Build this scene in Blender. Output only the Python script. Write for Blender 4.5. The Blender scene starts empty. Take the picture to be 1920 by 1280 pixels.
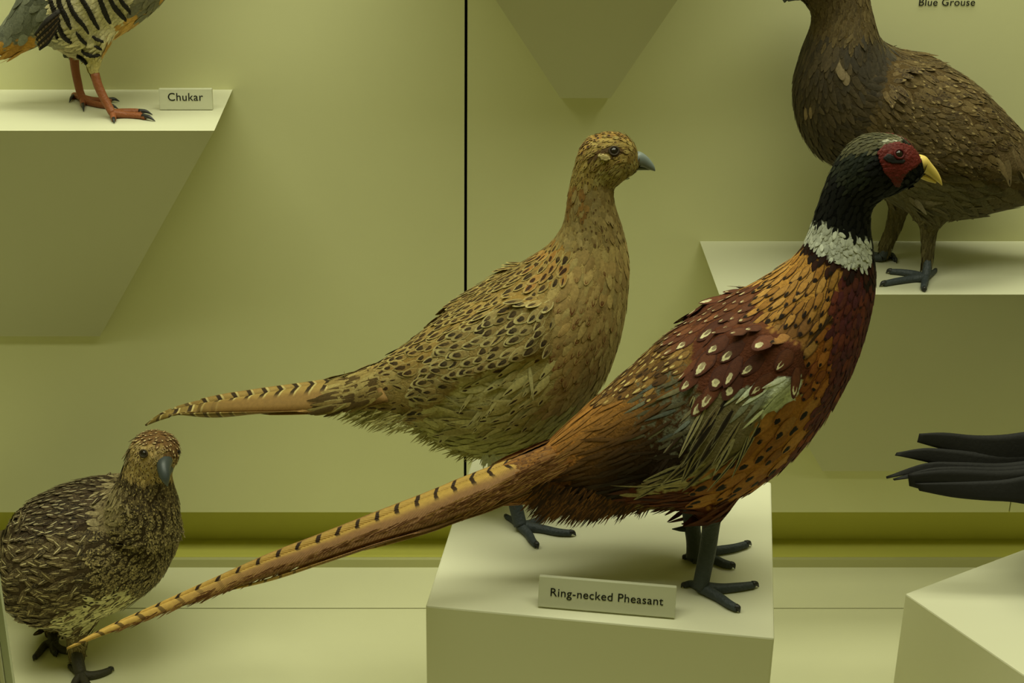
import bpy, math, random
import numpy as np
from mathutils import Vector
from mathutils.bvhtree import BVHTree

random.seed(4); RNG = np.random.default_rng(7)
scene = bpy.context.scene
COL = scene.collection

# ------------------------------------------------------------------ camera
F = 3060.0; CX, CY = 860.0, 640.0   # principal point (the picture is cropped off-centre)
PITCH = math.atan((640+782)/F)
YAW = 0.0
CZ = 1.128
CAMP = np.array([0.0, 0.0, CZ])
FW = np.array([math.sin(YAW)*math.cos(PITCH), math.cos(YAW)*math.cos(PITCH), -math.sin(PITCH)])
RT = np.array([math.cos(YAW), -math.sin(YAW), 0.0])
UP = np.cross(RT, FW)
cam = bpy.data.cameras.new('camera'); cam.sensor_width = 36; cam.lens = F/1920*36
cam_o = bpy.data.objects.new('camera', cam); COL.objects.link(cam_o)
cam_o.location = CAMP; cam_o.rotation_euler = (math.pi/2-PITCH, 0, -YAW)
cam.shift_x = (960-CX)/1920; cam.clip_start = 0.05
scene.camera = cam_o

# ------------------------------------------------------------------ light
w = bpy.data.worlds.new('hall'); scene.world = w; w.use_nodes = True
w.node_tree.nodes['Background'].inputs[0].default_value = (0.78, 0.78, 0.14, 1)
w.node_tree.nodes['Background'].inputs[1].default_value = 0.145

def area(name, loc, rot, sx, sy, power, col, spread):
    l = bpy.data.lights.new(name, 'AREA'); l.shape = 'RECTANGLE'; l.size = sx; l.size_y = sy
    l.energy = power; l.color = col; l.spread = spread
    o = bpy.data.objects.new(name, l); COL.objects.link(o); o.location = loc; o.rotation_euler = rot
    return o
LAMP = (0.98, 1.0, 0.74)
area('case_top_lamp', (0.02, 1.58, 1.80), (0, 0, 0), 2.1, 0.24, 7.6, LAMP, math.radians(110))       # tube row near the back of the case roof
area('case_front_lamp', (0.02, 0.98, 1.92), (math.radians(16), 0, 0), 2.1, 0.42, 11.8, LAMP, math.radians(150))   # diffuser row above the front glass
scene.view_settings.view_transform = 'Standard'; scene.view_settings.look = 'None'
scene.view_settings.exposure = 0.0; scene.view_settings.gamma = 1.0
scene.view_settings.use_curve_mapping = False

# ------------------------------------------------------------------ helpers
def project(P):
    P = np.asarray(P, float); d = P - CAMP
    z = d @ FW
    return np.stack([CX + F*(d @ RT)/z, CY - F*(d @ UP)/z], -1)
def ray(px, py):
    d = FW + RT*(px-CX)/F - UP*(py-CY)/F
    return d/np.linalg.norm(d)
def at_y(px, py, Y):
    d = ray(px, py); return CAMP + d*(Y/d[1])
def at_z(px, py, Z):
    d = ray(px, py); return CAMP + d*((Z-CZ)/d[2])
def lin(c):
    c = np.asarray(c, float)/255.0
    return np.where(c <= 0.04045, c/12.92, ((c+0.055)/1.055)**2.4)

def mesh_obj(name, V, faces, mat=None, parent=None, smooth=False, base=None):
    V = np.asarray(V, float)
    if base is None and parent is not None: base = ROOTLOC.get(parent.name, np.zeros(3))
    if base is not None: V = V - base
    me = bpy.data.meshes.new(name); me.from_pydata([tuple(v) for v in V], [], [tuple(int(i) for i in f) for f in faces])
    if smooth: me.polygons.foreach_set('use_smooth', [True]*len(me.polygons))
    me.update()
    o = bpy.data.objects.new(name, me); COL.objects.link(o)
    if mat: me.materials.append(mat)
    if parent is not None:
        o.parent = parent
    return o
ROOTLOC = {}
def thing(name, loc, label, cat, group=None):
    o = bpy.data.objects.new(name, None); COL.objects.link(o); o.location = loc
    o.empty_display_size = 0.02
    o['label'] = label; o['category'] = cat
    if group: o['group'] = group
    ROOTLOC[o.name] = np.array(loc, float)
    return o
def tag(o, label, cat, group=None):
    o['label'] = label; o['category'] = cat
    if group: o['group'] = group
    return o
def box_geo(x0, x1, y0, y1, z0, z1, bev=0.0):
    V = [(x0,y0,z0),(x1,y0,z0),(x1,y1,z0),(x0,y1,z0),(x0,y0,z1),(x1,y0,z1),(x1,y1,z1),(x0,y1,z1)]
    Fc = [(0,3,2,1),(4,5,6,7),(0,1,5,4),(1,2,6,5),(2,3,7,6),(3,0,4,7)]
    return V, Fc
HEX = [(0,3,2,1),(4,5,6,7),(0,1,5,4),(1,2,6,5),(2,3,7,6),(3,0,4,7)]
def bevel(o, wd, seg=2):
    m = o.modifiers.new('bevel', 'BEVEL'); m.width = wd; m.segments = seg; m.limit_method = 'ANGLE'
    return o

# ------------------------------------------------------------------ materials
def new_mat(name):
    m = bpy.data.materials.new(name); m.use_nodes = True
    nt = m.node_tree; b = nt.nodes['Principled BSDF']
    return m, nt, b
def setsock(nt, sock, v):
    if hasattr(v, 'is_output') or isinstance(v, bpy.types.NodeSocket): nt.links.new(v, sock)
    else: sock.default_value = v
def math_n(nt, op, a, b=None, c=None, clamp=False):
    n = nt.nodes.new('ShaderNodeMath'); n.operation = op; n.use_clamp = clamp
    setsock(nt, n.inputs[0], a)
    if b is not None: setsock(nt, n.inputs[1], b)
    if c is not None: setsock(nt, n.inputs[2], c)
    return n.outputs[0]
def sstep(nt, v, lo, hi, a=0.0, b=1.0):
    n = nt.nodes.new('ShaderNodeMapRange'); n.interpolation_type = 'SMOOTHSTEP'
    setsock(nt, n.inputs[0], v); setsock(nt, n.inputs[1], lo); setsock(nt, n.inputs[2], hi)
    n.inputs[3].default_value = a; n.inputs[4].default_value = b
    return n.outputs[0]
def mixc(nt, f, a, b):
    n = nt.nodes.new('ShaderNodeMix'); n.data_type = 'RGBA'
    setsock(nt, n.inputs[0], f); setsock(nt, n.inputs[6], a); setsock(nt, n.inputs[7], b)
    return n.outputs[2]
def noise(nt, vec, scale, detail=2.0, dist=0.0):
    n = nt.nodes.new('ShaderNodeTexNoise'); n.inputs['Scale'].default_value = scale
    n.inputs['Detail'].default_value = detail; n.inputs['Distortion'].default_value = dist
    if vec is not None: nt.links.new(vec, n.inputs['Vector'])
    return n.outputs[0]
def objco(nt):
    return nt.nodes.new('ShaderNodeTexCoord').outputs['Object']
def bump(nt, b, h, strength, dist=0.001):
    n = nt.nodes.new('ShaderNodeBump'); n.inputs['Strength'].default_value = strength
    n.inputs['Distance'].default_value = dist; nt.links.new(h, n.inputs['Height'])
    nt.links.new(n.outputs[0], b.inputs['Normal'])
def rgba(c, g=1.0):
    l = lin(c)*g; return (float(min(l[0],1)), float(min(l[1],1)), float(min(l[2],1)), 1.0)

def paint(name, lc, rough=0.6, var=0.04):
    m, nt, b = new_mat(name)
    co = objco(nt)
    n = noise(nt, co, 9.0, 3.0)
    a = tuple(x*(1-var) for x in lc)+(1,); c = tuple(min(1, x*(1+var)) for x in lc)+(1,)
    setsock(nt, b.inputs['Base Color'], mixc(nt, n, a, c))
    b.inputs['Roughness'].default_value = rough; b.inputs['Specular IOR Level'].default_value = 0.25
    bump(nt, b, noise(nt, co, 700.0, 2.0), 0.06, 0.0004)
    return m
M_WALL = paint('wall_paint', (0.70, 0.695, 0.40), 0.55)
M_SHELF = paint('shelf_paint', (0.57, 0.565, 0.40), 0.5, 0.02)
M_PLINTH = paint('plinth_paint', (0.73, 0.72, 0.53), 0.5, 0.02)
M_FLOOR = paint('floor_paint', (0.74, 0.73, 0.48), 0.45)
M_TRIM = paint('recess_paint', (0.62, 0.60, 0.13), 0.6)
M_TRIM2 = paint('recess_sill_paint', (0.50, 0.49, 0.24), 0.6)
M_GAP = paint('seam_shadow', (0.012, 0.012, 0.010), 0.8)
M_SEAM = paint('floor_joint', (0.14, 0.13, 0.05), 0.8)

def plain(name, lc, rough=0.5, spec=0.3, bscale=None, bstr=0.2, var=0.15):
    m, nt, b = new_mat(name)
    co = objco(nt); n = noise(nt, co, bscale or 150.0, 3.0)
    a = tuple(x*(1-var) for x in lc)+(1,); c = tuple(min(1, x*(1+var)) for x in lc)+(1,)
    setsock(nt, b.inputs['Base Color'], mixc(nt, n, a, c))
    b.inputs['Roughness'].default_value = rough; b.inputs['Specular IOR Level'].default_value = spec
    if bscale: bump(nt, b, noise(nt, co, bscale, 2.0), bstr, 0.0015)
    return m
M_LEGBLUE = plain('slate_leg_scales', (0.045, 0.055, 0.062), 0.55, 0.35, 420, 0.6)
M_LEGRED = plain('orange_red_leg_scales', (0.27, 0.085, 0.03), 0.5, 0.35, 420, 0.5)
M_LEGDARK = plain('brown_grey_toes', (0.05, 0.045, 0.028), 0.6, 0.3, 420, 0.6)
M_CLAW = plain('dark_claw', (0.022, 0.022, 0.022), 0.4, 0.4)
M_BEAKY = plain('yellow_horn', (0.70, 0.52, 0.13), 0.4, 0.4, 90, 0.05)
M_BEAKG = plain('blue_grey_horn', (0.17, 0.20, 0.19), 0.4, 0.4, 90, 0.05)
M_BEAKD = plain('dark_slate_horn', (0.045, 0.055, 0.055), 0.4, 0.4, 90, 0.05)
M_RED = plain('red_wattle_skin', (0.105, 0.010, 0.007), 0.6, 0.25, 380, 0.9, 0.5)
M_EYE = plain('dark_glass_eye', (0.012, 0.008, 0.006), 0.08, 0.6)
M_LID = plain('eyelid_skin', (0.035, 0.024, 0.012), 0.6, 0.2)
M_LIDRED = plain('dark_red_eyelid', (0.075, 0.006, 0.006), 0.6, 0.2)
M_BLACKF = plain('black_feather', (0.009, 0.0085, 0.0075), 0.65, 0.25, 260, 0.2)
M_INK = plain('black_lettering', (0.012, 0.012, 0.010), 0.6, 0.2)

def m_acrylic():
    m, nt, b = new_mat('frosted_acrylic')
    b.inputs['Base Color'].default_value = (0.72, 0.72, 0.54, 1); b.inputs['Roughness'].default_value = 0.35
    b.inputs['Transmission Weight'].default_value = 0.25; b.inputs['IOR'].default_value = 1.3
    bump(nt, b, noise(nt, objco(nt), 600.0), 0.05, 0.0004)
    return m
M_ACR = m_acrylic()

def m_glass_edge():
    m, nt, b = new_mat('green_glass_edge')
    co = nt.nodes.new('ShaderNodeTexCoord').outputs['Object']
    b.inputs['Base Color'].default_value = (0.50, 0.53, 0.36, 1); b.inputs['Roughness'].default_value = 0.2
    b.inputs['Transmission Weight'].default_value = 0.35
    return m
M_GLASS = m_glass_edge()

def m_feather():
    m, nt, b = new_mat('feather_vane')
    def attr(n):
        a = nt.nodes.new('ShaderNodeAttribute'); a.attribute_name = n; return a
    c0, c1, c2 = attr('c0').outputs['Color'], attr('c1').outputs['Color'], attr('c2').outputs['Color']
    def sep(n):
        s = nt.nodes.new('ShaderNodeSeparateXYZ'); nt.links.new(attr(n).outputs['Vector'], s.inputs[0]); return s.outputs
    u, v, r = sep('fuv'); v0, ru, rv = sep('fp'); ea, va, vs = sep('fq')
    au = math_n(nt, 'ABSOLUTE', u)
    a = math_n(nt, 'DIVIDE', u, ru); c = math_n(nt, 'DIVIDE', math_n(nt, 'SUBTRACT', v, v0), rv)
    co = objco(nt)
    wob = math_n(nt, 'MULTIPLY', math_n(nt, 'SUBTRACT', noise(nt, co, 330.0, 2.0), 0.5), 0.9)
    d = math_n(nt, 'ADD', math_n(nt, 'SQRT', math_n(nt, 'ADD', math_n(nt, 'MULTIPLY', a, a), math_n(nt, 'MULTIPLY', c, c))), wob)
    mark = sstep(nt, d, 0.85, 1.15, 1.0, 0.0)
    c2_ = math_n(nt, 'DIVIDE', math_n(nt, 'SUBTRACT', v, math_n(nt, 'SUBTRACT', v0, math_n(nt, 'MULTIPLY', rv, 0.55))), math_n(nt, 'MULTIPLY', rv, 0.85))
    a2_ = math_n(nt, 'DIVIDE', a, 0.62)
    d2_ = math_n(nt, 'ADD', math_n(nt, 'SQRT', math_n(nt, 'ADD', math_n(nt, 'MULTIPLY', a2_, a2_), math_n(nt, 'MULTIPLY', c2_, c2_))), wob)
    hollow = math_n(nt, 'MULTIPLY', sstep(nt, d2_, 0.8, 1.1, 1.0, 0.0), vs)
    mark = math_n(nt, 'MULTIPLY', mark, math_n(nt, 'SUBTRACT', 1.0, hollow))
    ed = math_n(nt, 'MAXIMUM', au, v)
    edge = math_n(nt, 'MULTIPLY', sstep(nt, ed, 0.66, 0.88), ea)
    vn = noise(nt, co, 175.0, 2.0, 1.6)
    band = math_n(nt, 'ABSOLUTE', math_n(nt, 'SUBTRACT', vn, 0.5))
    verm = math_n(nt, 'MULTIPLY', sstep(nt, band, 0.025, 0.075, 1.0, 0.0), va)
    # barbs: fine slanted lines running out from the shaft
    ph = math_n(nt, 'MULTIPLY', math_n(nt, 'ADD', v, math_n(nt, 'MULTIPLY', au, -0.30)), 95.0)
    barb = math_n(nt, 'SINE', ph)
    col = mixc(nt, edge, c0, c2)
    col = mixc(nt, verm, col, c2)
    col = mixc(nt, mark, col, c1)
    var = math_n(nt, 'MULTIPLY_ADD', noise(nt, co, 420.0, 3.0), 0.9, 0.55)
    mul = nt.nodes.new('ShaderNodeMix'); mul.data_type = 'RGBA'; mul.blend_type = 'MULTIPLY'; mul.inputs[0].default_value = 1.0
    cmb = nt.nodes.new('ShaderNodeCombineColor')
    for i in range(3): nt.links.new(var, cmb.inputs[i])
    nt.links.new(col, mul.inputs[6]); nt.links.new(cmb.outputs[0], mul.inputs[7])
    nt.links.new(mul.outputs[2], b.inputs['Base Color'])
    b.inputs['Roughness'].default_value = 0.72; b.inputs['Specular IOR Level'].default_value = 0.22
    bump(nt, b, barb, 0.25, 0.0003)
    return m
M_FEATHER = m_feather()

def m_body():
    m, nt, b = new_mat('down_under_plumage')
    a = nt.nodes.new('ShaderNodeAttribute'); a.attribute_name = 'c0'
    co = objco(nt)
    var = math_n(nt, 'MULTIPLY_ADD', noise(nt, co, 350.0, 4.0), 1.0, 0.5)
    mul = nt.nodes.new('ShaderNodeMix'); mul.data_type = 'RGBA'; mul.blend_type = 'MULTIPLY'; mul.inputs[0].default_value = 1.0
    cmb = nt.nodes.new('ShaderNodeCombineColor')
    for i in range(3): nt.links.new(var, cmb.inputs[i])
    nt.links.new(a.outputs['Color'], mul.inputs[6]); nt.links.new(cmb.outputs[0], mul.inputs[7])
    nt.links.new(mul.outputs[2], b.inputs['Base Color'])
    b.inputs['Roughness'].default_value = 0.85; b.inputs['Specular IOR Level'].default_value = 0.12
    bump(nt, b, noise(nt, co, 500.0, 3.0), 0.5, 0.002)
    return m
M_BODY = m_body()

def m_tail(name, ca, cb, ctip, cbar, nbars, reach, barw, cream=None, slant=0.012):
    m, nt, b = new_mat(name)
    at = nt.nodes.new('ShaderNodeAttribute'); at.attribute_name = 'fuv'
    s = nt.nodes.new('ShaderNodeSeparateXYZ'); nt.links.new(at.outputs['Vector'], s.inputs[0])
    u, v = s.outputs[0], s.outputs[1]
    co = objco(nt)
    wob = math_n(nt, 'MULTIPLY', math_n(nt, 'SUBTRACT', noise(nt, co, 160.0, 3.0), 0.5), 0.008)
    vv = math_n(nt, 'ADD', math_n(nt, 'ADD', v, math_n(nt, 'MULTIPLY', u, slant)), wob)
    fr = math_n(nt, 'FRACT', math_n(nt, 'MULTIPLY', vv, float(nbars)))
    bar = sstep(nt, math_n(nt, 'ABSOLUTE', math_n(nt, 'SUBTRACT', fr, 0.5)), barw*0.6, barw, 1.0, 0.0)
    fade = math_n(nt, 'MAXIMUM', sstep(nt, u, reach*0.55, reach, 1.0, 0.0), math_n(nt, 'MULTIPLY', sstep(nt, v, 0.6, 0.85), 0.75))
    uc = sstep(nt, math_n(nt, 'ADD', u, math_n(nt, 'MULTIPLY', noise(nt, co, 60.0, 3.0), 0.3)), 0.35, 0.75)
    base = mixc(nt, uc, rgba(ca, 1.0), rgba(cb, 1.0))
    base = mixc(nt, sstep(nt, v, 0.55, 0.95), base, rgba(ctip, 1.0))
    st = noise(nt, co, 300.0, 3.0)
    if cream is not None:
        fr2 = math_n(nt, 'FRACT', math_n(nt, 'ADD', math_n(nt, 'MULTIPLY', vv, float(nbars)), 0.22))
        cr = sstep(nt, math_n(nt, 'ABSOLUTE', math_n(nt, 'SUBTRACT', fr2, 0.5)), 0.04, 0.09, 1.0, 0.0)
        base = mixc(nt, math_n(nt, 'MULTIPLY', cr, fade), base, rgba(cream, 1.0))
    col = mixc(nt, math_n(nt, 'MULTIPLY', bar, fade), base, rgba(cbar, 1.0))
    var = math_n(nt, 'MULTIPLY_ADD', st, 0.5, 0.75)
    mul = nt.nodes.new('ShaderNodeMix'); mul.data_type = 'RGBA'; mul.blend_type = 'MULTIPLY'; mul.inputs[0].default_value = 1.0
    cmb = nt.nodes.new('ShaderNodeCombineColor')
    for i in range(3): nt.links.new(var, cmb.inputs[i])
    nt.links.new(col, mul.inputs[6]); nt.links.new(cmb.outputs[0], mul.inputs[7])
    nt.links.new(mul.outputs[2], b.inputs['Base Color'])
    b.inputs['Roughness'].default_value = 0.65; b.inputs['Specular IOR Level'].default_value = 0.2
    ph = math_n(nt, 'MULTIPLY', math_n(nt, 'ADD', v, math_n(nt, 'MULTIPLY', u, -0.08)), 900.0)
    bump(nt, b, math_n(nt, 'SINE', ph), 0.3, 0.0004)
    return m
M_TAILM = m_tail('pheasant_cock_tail', (168,136,68), (122,88,52), (196,160,82), (46,30,15), 25.0, 0.50, 0.13)
M_TAILH = m_tail('pheasant_hen_tail', (148,122,66), (128,98,50), (118,98,46), (48,34,14), 16.0, 0.62, 0.17, cream=(176,160,104), slant=-0.03)
M_TAILG = m_tail('grouse_tail', (110,95,66), (85,70,48), (150,130,90), (40,32,20), 8.0, 1.2, 0.2)

# ------------------------------------------------------------------ setting
D = 1.75                       # back wall plane
X0, X1 = -1.8, 1.9
def structure(o): o['kind'] = 'structure'; return o
zb = at_y(960, 960, D)[2]      # bottom edge of the wall panels
zt = 1.75
xs1 = at_y(873, 480, D)[0]; xs2 = at_y(1907, 870, D)[0]
wall = structure(mesh_obj('wall_back', *box_geo(X0, X1, D+0.022, D+0.03, zb+0.012, zt, 0), mat=M_GAP))
gp = 0.0016
for a, b_ in ((X0, xs1-gp), (xs1+gp, xs2-gp*0.5), (xs2+gp*0.5, X1)):
    V, Fc = box_geo(a, b_, D, D+0.02, zb, zt)
    o = mesh_obj('wall_panel', V, Fc, M_WALL, wall)
# recess under the panels: sill, ledge and rear board
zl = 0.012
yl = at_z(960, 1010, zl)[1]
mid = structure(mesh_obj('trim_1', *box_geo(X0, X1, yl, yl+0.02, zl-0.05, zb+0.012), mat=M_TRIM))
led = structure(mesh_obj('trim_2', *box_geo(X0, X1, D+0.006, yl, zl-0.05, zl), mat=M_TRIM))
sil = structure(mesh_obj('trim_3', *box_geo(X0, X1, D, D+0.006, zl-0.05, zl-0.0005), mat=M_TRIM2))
ys = at_z(960, 1140, 0)[1]
fl = structure(mesh_obj('floor', *box_geo(X0, X1, 0.75, D, -0.04, -0.02), mat=M_SEAM))
mesh_obj('floor_panel', *box_geo(X0, X1, 0.75, ys-0.001, -0.02, 0), mat=M_FLOOR, parent=fl)
mesh_obj('floor_panel', *box_geo(X0, X1, ys+0.001, D, -0.02, 0), mat=M_FLOOR, parent=fl)

# wedge shelves on the wall
def wedge(back_l, back_r, yback, yfront, ybot, bot_l, bot_r, label):
    # pixel x of the top back corners, pixel rows of back edge / front edge / bottom edge, pixel x of the bottom corners
    ztop = at_y(900, yback, D)[2]
    yf = at_z(900, yfront, ztop)[1]
    xl = at_y(back_l, yback, D)[0]; xr = at_y(back_r, yback, D)[0]
    zbt = at_y(900, ybot, D)[2]
    bl = at_y(bot_l, ybot, D)[0]; br = at_y(bot_r, ybot, D)[0]
    V = [(bl,D-0.008,zbt),(br,D-0.008,zbt),(br,D,zbt),(bl,D,zbt),(xl,yf,ztop),(xr,yf,ztop),(xr,D,ztop),(xl,D,ztop)]
    c = np.array([(xl+xr)/2, D, ztop])
    o = mesh_obj('wedge_shelf', V, HEX, M_SHELF, base=c); o.location = c
    tag(o, label, 'shelf', 'wedge shelves on the back wall')
    return ztop, yf
ZS_L, YF_L = wedge(-330, 436, 168, 245, 625, -90, 190, 'pale wedge shelf carrying the red-legged striped partridge')
ZS_R, YF_R = wedge(1312, 2110, 452, 552, 877, 1540, 1880, 'pale wedge shelf holding the brown grouse behind the red-faced bird')
wedge(745, 1396, -372, -307, 180, 1050, 1143, 'tapering shelf support above the buff hen, only its lower tip in view')

# plinths
ZB = 0.314
def plinth(p0, p1, p2, z, label):
    # three top corners (front-left, front-right, back-right), squared up
    a, b_, c = at_z(*p0, z), at_z(*p1, z), at_z(*p2, z)
    ex = (b_-a); lx = np.linalg.norm(ex); ex /= lx
    ey = np.array([-ex[1], ex[0], 0]); ly = (c-b_) @ ey
    c = b_ + ey*ly; d = a + ey*ly
    V = [np.array([q[0], q[1], 0.0]) for q in (a, b_, c, d)] + [a, b_, c, d]
    cen = np.mean(V[:4], axis=0)
    o = mesh_obj('plinth', V, HEX, M_PLINTH, base=cen); o.location = cen
    bevel(o, 0.0018, 2)
    tag(o, label, 'plinth', 'display plinths on the case floor')
    return a, b_, c, d
PL = plinth((798,1135), (1452,1196), (1467,905), ZB, 'white plinth under the two long-tailed pheasants')
ZR = 0.20
ra = at_z(1697, 1112, ZR)
rb = at_z(2110, 1395, ZR)
e = rb-ra; e[2] = 0; e /= np.linalg.norm(e); n_ = np.array([-e[1], e[0], 0])
def plinth3(a, e, n_, lx, ly, z, label):
    b_ = a+e*lx; c = b_+n_*ly; d = a+n_*ly
    V = [np.array([q[0], q[1], 0.0]) for q in (a, b_, c, d)] + [a, b_, c, d]
    cen = np.mean(V[:4], axis=0)
    o = mesh_obj('plinth', V, HEX, M_PLINTH, base=cen); o.location = cen
    bevel(o, 0.0018, 2); tag(o, label, 'plinth', 'display plinths on the case floor')
plinth3(ra, e, n_, 0.36, 0.27, ZR, 'white plinth standing askew under the black tail')

# glass edge at lower left
gx = at_y(24, 1278, 1.16)[0]
gl = structure(mesh_obj('window_1', *box_geo(gx-0.0060, gx, 1.16, 1.166, 0.0, 1.4), mat=M_GLASS))
mesh_obj('frame', *box_geo(gx-0.0095, gx-0.0066, 1.157, 1.166, 0.0, 1.4), mat=M_SHELF, parent=gl)
mesh_obj('pane', *box_geo(gx-0.030, gx-0.0100, 1.16, 1.166, 0.0, 1.4), mat=M_GLASS, parent=gl)

# ------------------------------------------------------------------ name plates
def name_plate(bl, br, ytop, z, lean, text, label, frac=0.82, thick=0.006, tz=0.52, fill=None):
    a, b_ = at_z(*bl, z), at_z(*br, z)
    ex = b_-a; wd = np.linalg.norm(ex); ex /= wd
    ny = np.array([-ex[1], ex[0], 0])
    up = np.array([0,0,1])*math.cos(lean) + ny*math.sin(lean)
    h = 0.005
    while project(a+up*h)[1] > ytop and h < 0.2: h += 0.0003
    nb = np.cross(ex, up)*-1   # away from viewer
    if nb[1] < 0: nb = -nb
    c = (a+b_)/2
    t = thing('name_plate', tuple(c), label, 'name plate', 'acrylic name plates')
    q = [a, b_, b_+nb*thick, a+nb*thick]
    lift = max(0.0, z-min(p[2] for p in q))
    V = [p+np.array([0,0,lift]) for p in q+[p+up*h for p in q]]
    pl = mesh_obj('plate', V, HEX, M_ACR, t); bevel(pl, 0.0006, 2)
    lettering(t, text, c+up*h*tz-nb*0.0004+np.array([0,0,lift]), ex, up, wd*frac)
    return t
def lettering(t, text, cen, ex, up, width):
    cu = bpy.data.curves.new('lettering', 'FONT'); cu.body = text; cu.size = 1; cu.extrude = 0.004; cu.offset = 0.004
    cu.space_character = 1.06
    tmp = bpy.data.objects.new('tmp', cu); COL.objects.link(tmp)
    dg = bpy.context.evaluated_depsgraph_get()
    me = bpy.data.meshes.new_from_object(tmp.evaluated_get(dg))
    V = np.array([v.co[:] for v in me.vertices])
    bpy.data.objects.remove(tmp); bpy.data.curves.remove(cu)
    xm = V[:,0].max()-V[:,0].min(); s = width/xm
    cx = (V[:,0].max()+V[:,0].min())/2; cy = 0.34
    nrm = np.cross(ex, up)
    W = cen + (V[:,0:1]-cx)*s*ex + (V[:,1:2]-cy)*s*up + V[:,2:3]*s*nrm
    fc = [tuple(p.vertices) for p in me.polygons]
    o = mesh_obj('lettering', W, fc, M_INK, t)
    bpy.data.meshes.remove(me)
name_plate((1008,1140), (1265,1162), 1083, ZB, math.radians(16), 'Ring-necked Pheasant', 'frosted name plate reading Ring-necked Pheasant on the plinth edge', 0.82)
name_plate((299.5,207), (399,207), 168, ZS_L, math.radians(6), 'Chukar', 'small frosted name plate reading Chukar on the left shelf', 0.66, tz=0.62)
# lettering plate on the wall, cut by the top of the frame
pc = at_y(1776, 4, D-0.001); t = thing('wall_lettering', tuple(pc), 'black lettering reading Blue Grouse on the wall above the brown grouse', 'lettering')
x0 = at_y(1723, 5, D)[0]; x1 = at_y(1828, 5, D)[0]
lettering(t, 'Blue Grouse', pc, np.array([1.0,0,0]), np.array([0,0,1.0]), x1-x0)

# ------------------------------------------------------------------ bird machinery
def catmull(A, n):
    A = np.asarray(A, float); m = len(A)
    P = np.vstack([2*A[0]-A[1], A, 2*A[-1]-A[-2]])
    out = []
    for i in range(m-1):
        p0, p1, p2, p3 = P[i], P[i+1], P[i+2], P[i+3]
        for k in range(n):
            t = k/n
            out.append(0.5*((2*p1)+(-p0+p2)*t+(2*p0-5*p1+4*p2-p3)*t*t+(-p0+3*p1-3*p2+p3)*t**3))
    out.append(A[-1]); return np.array(out)

def loft(stations, Y, seg=28, sub=4, yoff=0.0):
    """stations: (ux,uy,lx,ly,w) – chords of the side outline; w = width/height; returns verts, faces, spine pixels"""
    S = catmull(np.array([s[:5] for s in stations], float), sub)
    YO = None
    if len(stations[0]) > 5: YO = catmull(np.array([[s[5]] for s in stations], float), sub)[:,0]
    V = []; spine = []
    for i, (ux, uy, lx, ly, wd) in enumerate(S):
        y = Y + yoff + (YO[i] if YO is not None else 0)
        a, b_ = at_y(ux, uy, y), at_y(lx, ly, y)
        c = (a+b_)/2; n = (a-b_)/2; h = np.linalg.norm(n); n = n/h
        d = c-CAMP; tphi = -d[2]/d[1]
        ah = h/math.sqrt(1+(wd*tphi*n[2])**2)
        for k in range(seg):
            t = 2*math.pi*k/seg
            V.append(c + n*ah*math.cos(t) + np.array([0,1,0])*ah*wd*math.sin(t))
        spine.append(((ux+lx)/2, (uy+ly)/2))
    R = len(S); Fc = []
    for i in range(R-1):
        for k in range(seg):
            k2 = (k+1) % seg
            Fc.append((i*seg+k, i*seg+k2, (i+1)*seg+k2, (i+1)*seg+k))
    Fc.append(tuple(range(seg-1, -1, -1))); Fc.append(tuple((R-1)*seg+k for k in range(seg)))
    return np.array(V), Fc, np.array(spine)

def tube(pts, rad, seg=10, sub=4, flat=None):
    A = np.hstack([np.asarray(pts, float), np.asarray(rad, float)[:,None]])
    S = catmull(A, sub); P = S[:,:3]; r = np.maximum(S[:,3], 0.0002)
    T = np.gradient(P, axis=0); T /= np.linalg.norm(T, axis=1)[:,None]
    n = np.cross(T[0], [0.3,0.1,0.9]); 
    if np.linalg.norm(n) < 1e-3: n = np.cross(T[0], [1,0,0])
    n /= np.linalg.norm(n); V = []
    for i in range(len(P)):
        n = n - T[i]*(n@T[i]); n /= np.linalg.norm(n); b_ = np.cross(T[i], n)
        for k in range(seg):
            a = 2*math.pi*k/seg; V.append(P[i]+r[i]*(n*math.cos(a)+b_*math.sin(a)))
    R = len(P); Fc = []
    for i in range(R-1):
        for k in range(seg):
            k2 = (k+1) % seg; Fc.append((i*seg+k, i*seg+k2, (i+1)*seg+k2, (i+1)*seg+k))
    Fc.append(tuple(range(seg-1,-1,-1))); Fc.append(tuple((R-1)*seg+k for k in range(seg)))
    return np.array(V), Fc
def merge(geos):
    V = []; Fc = []; o = 0
    for g in geos:
        V.append(g[0]); Fc += [tuple(i+o for i in f) for f in g[1]]; o += len(g[0])
    return np.vstack(V), Fc
def mirror(geo, Y):
    V = np.array(geo[0]).copy(); V[:,1] = 2*Y-V[:,1]
    return V, [tuple(reversed(f)) for f in geo[1]]

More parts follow.
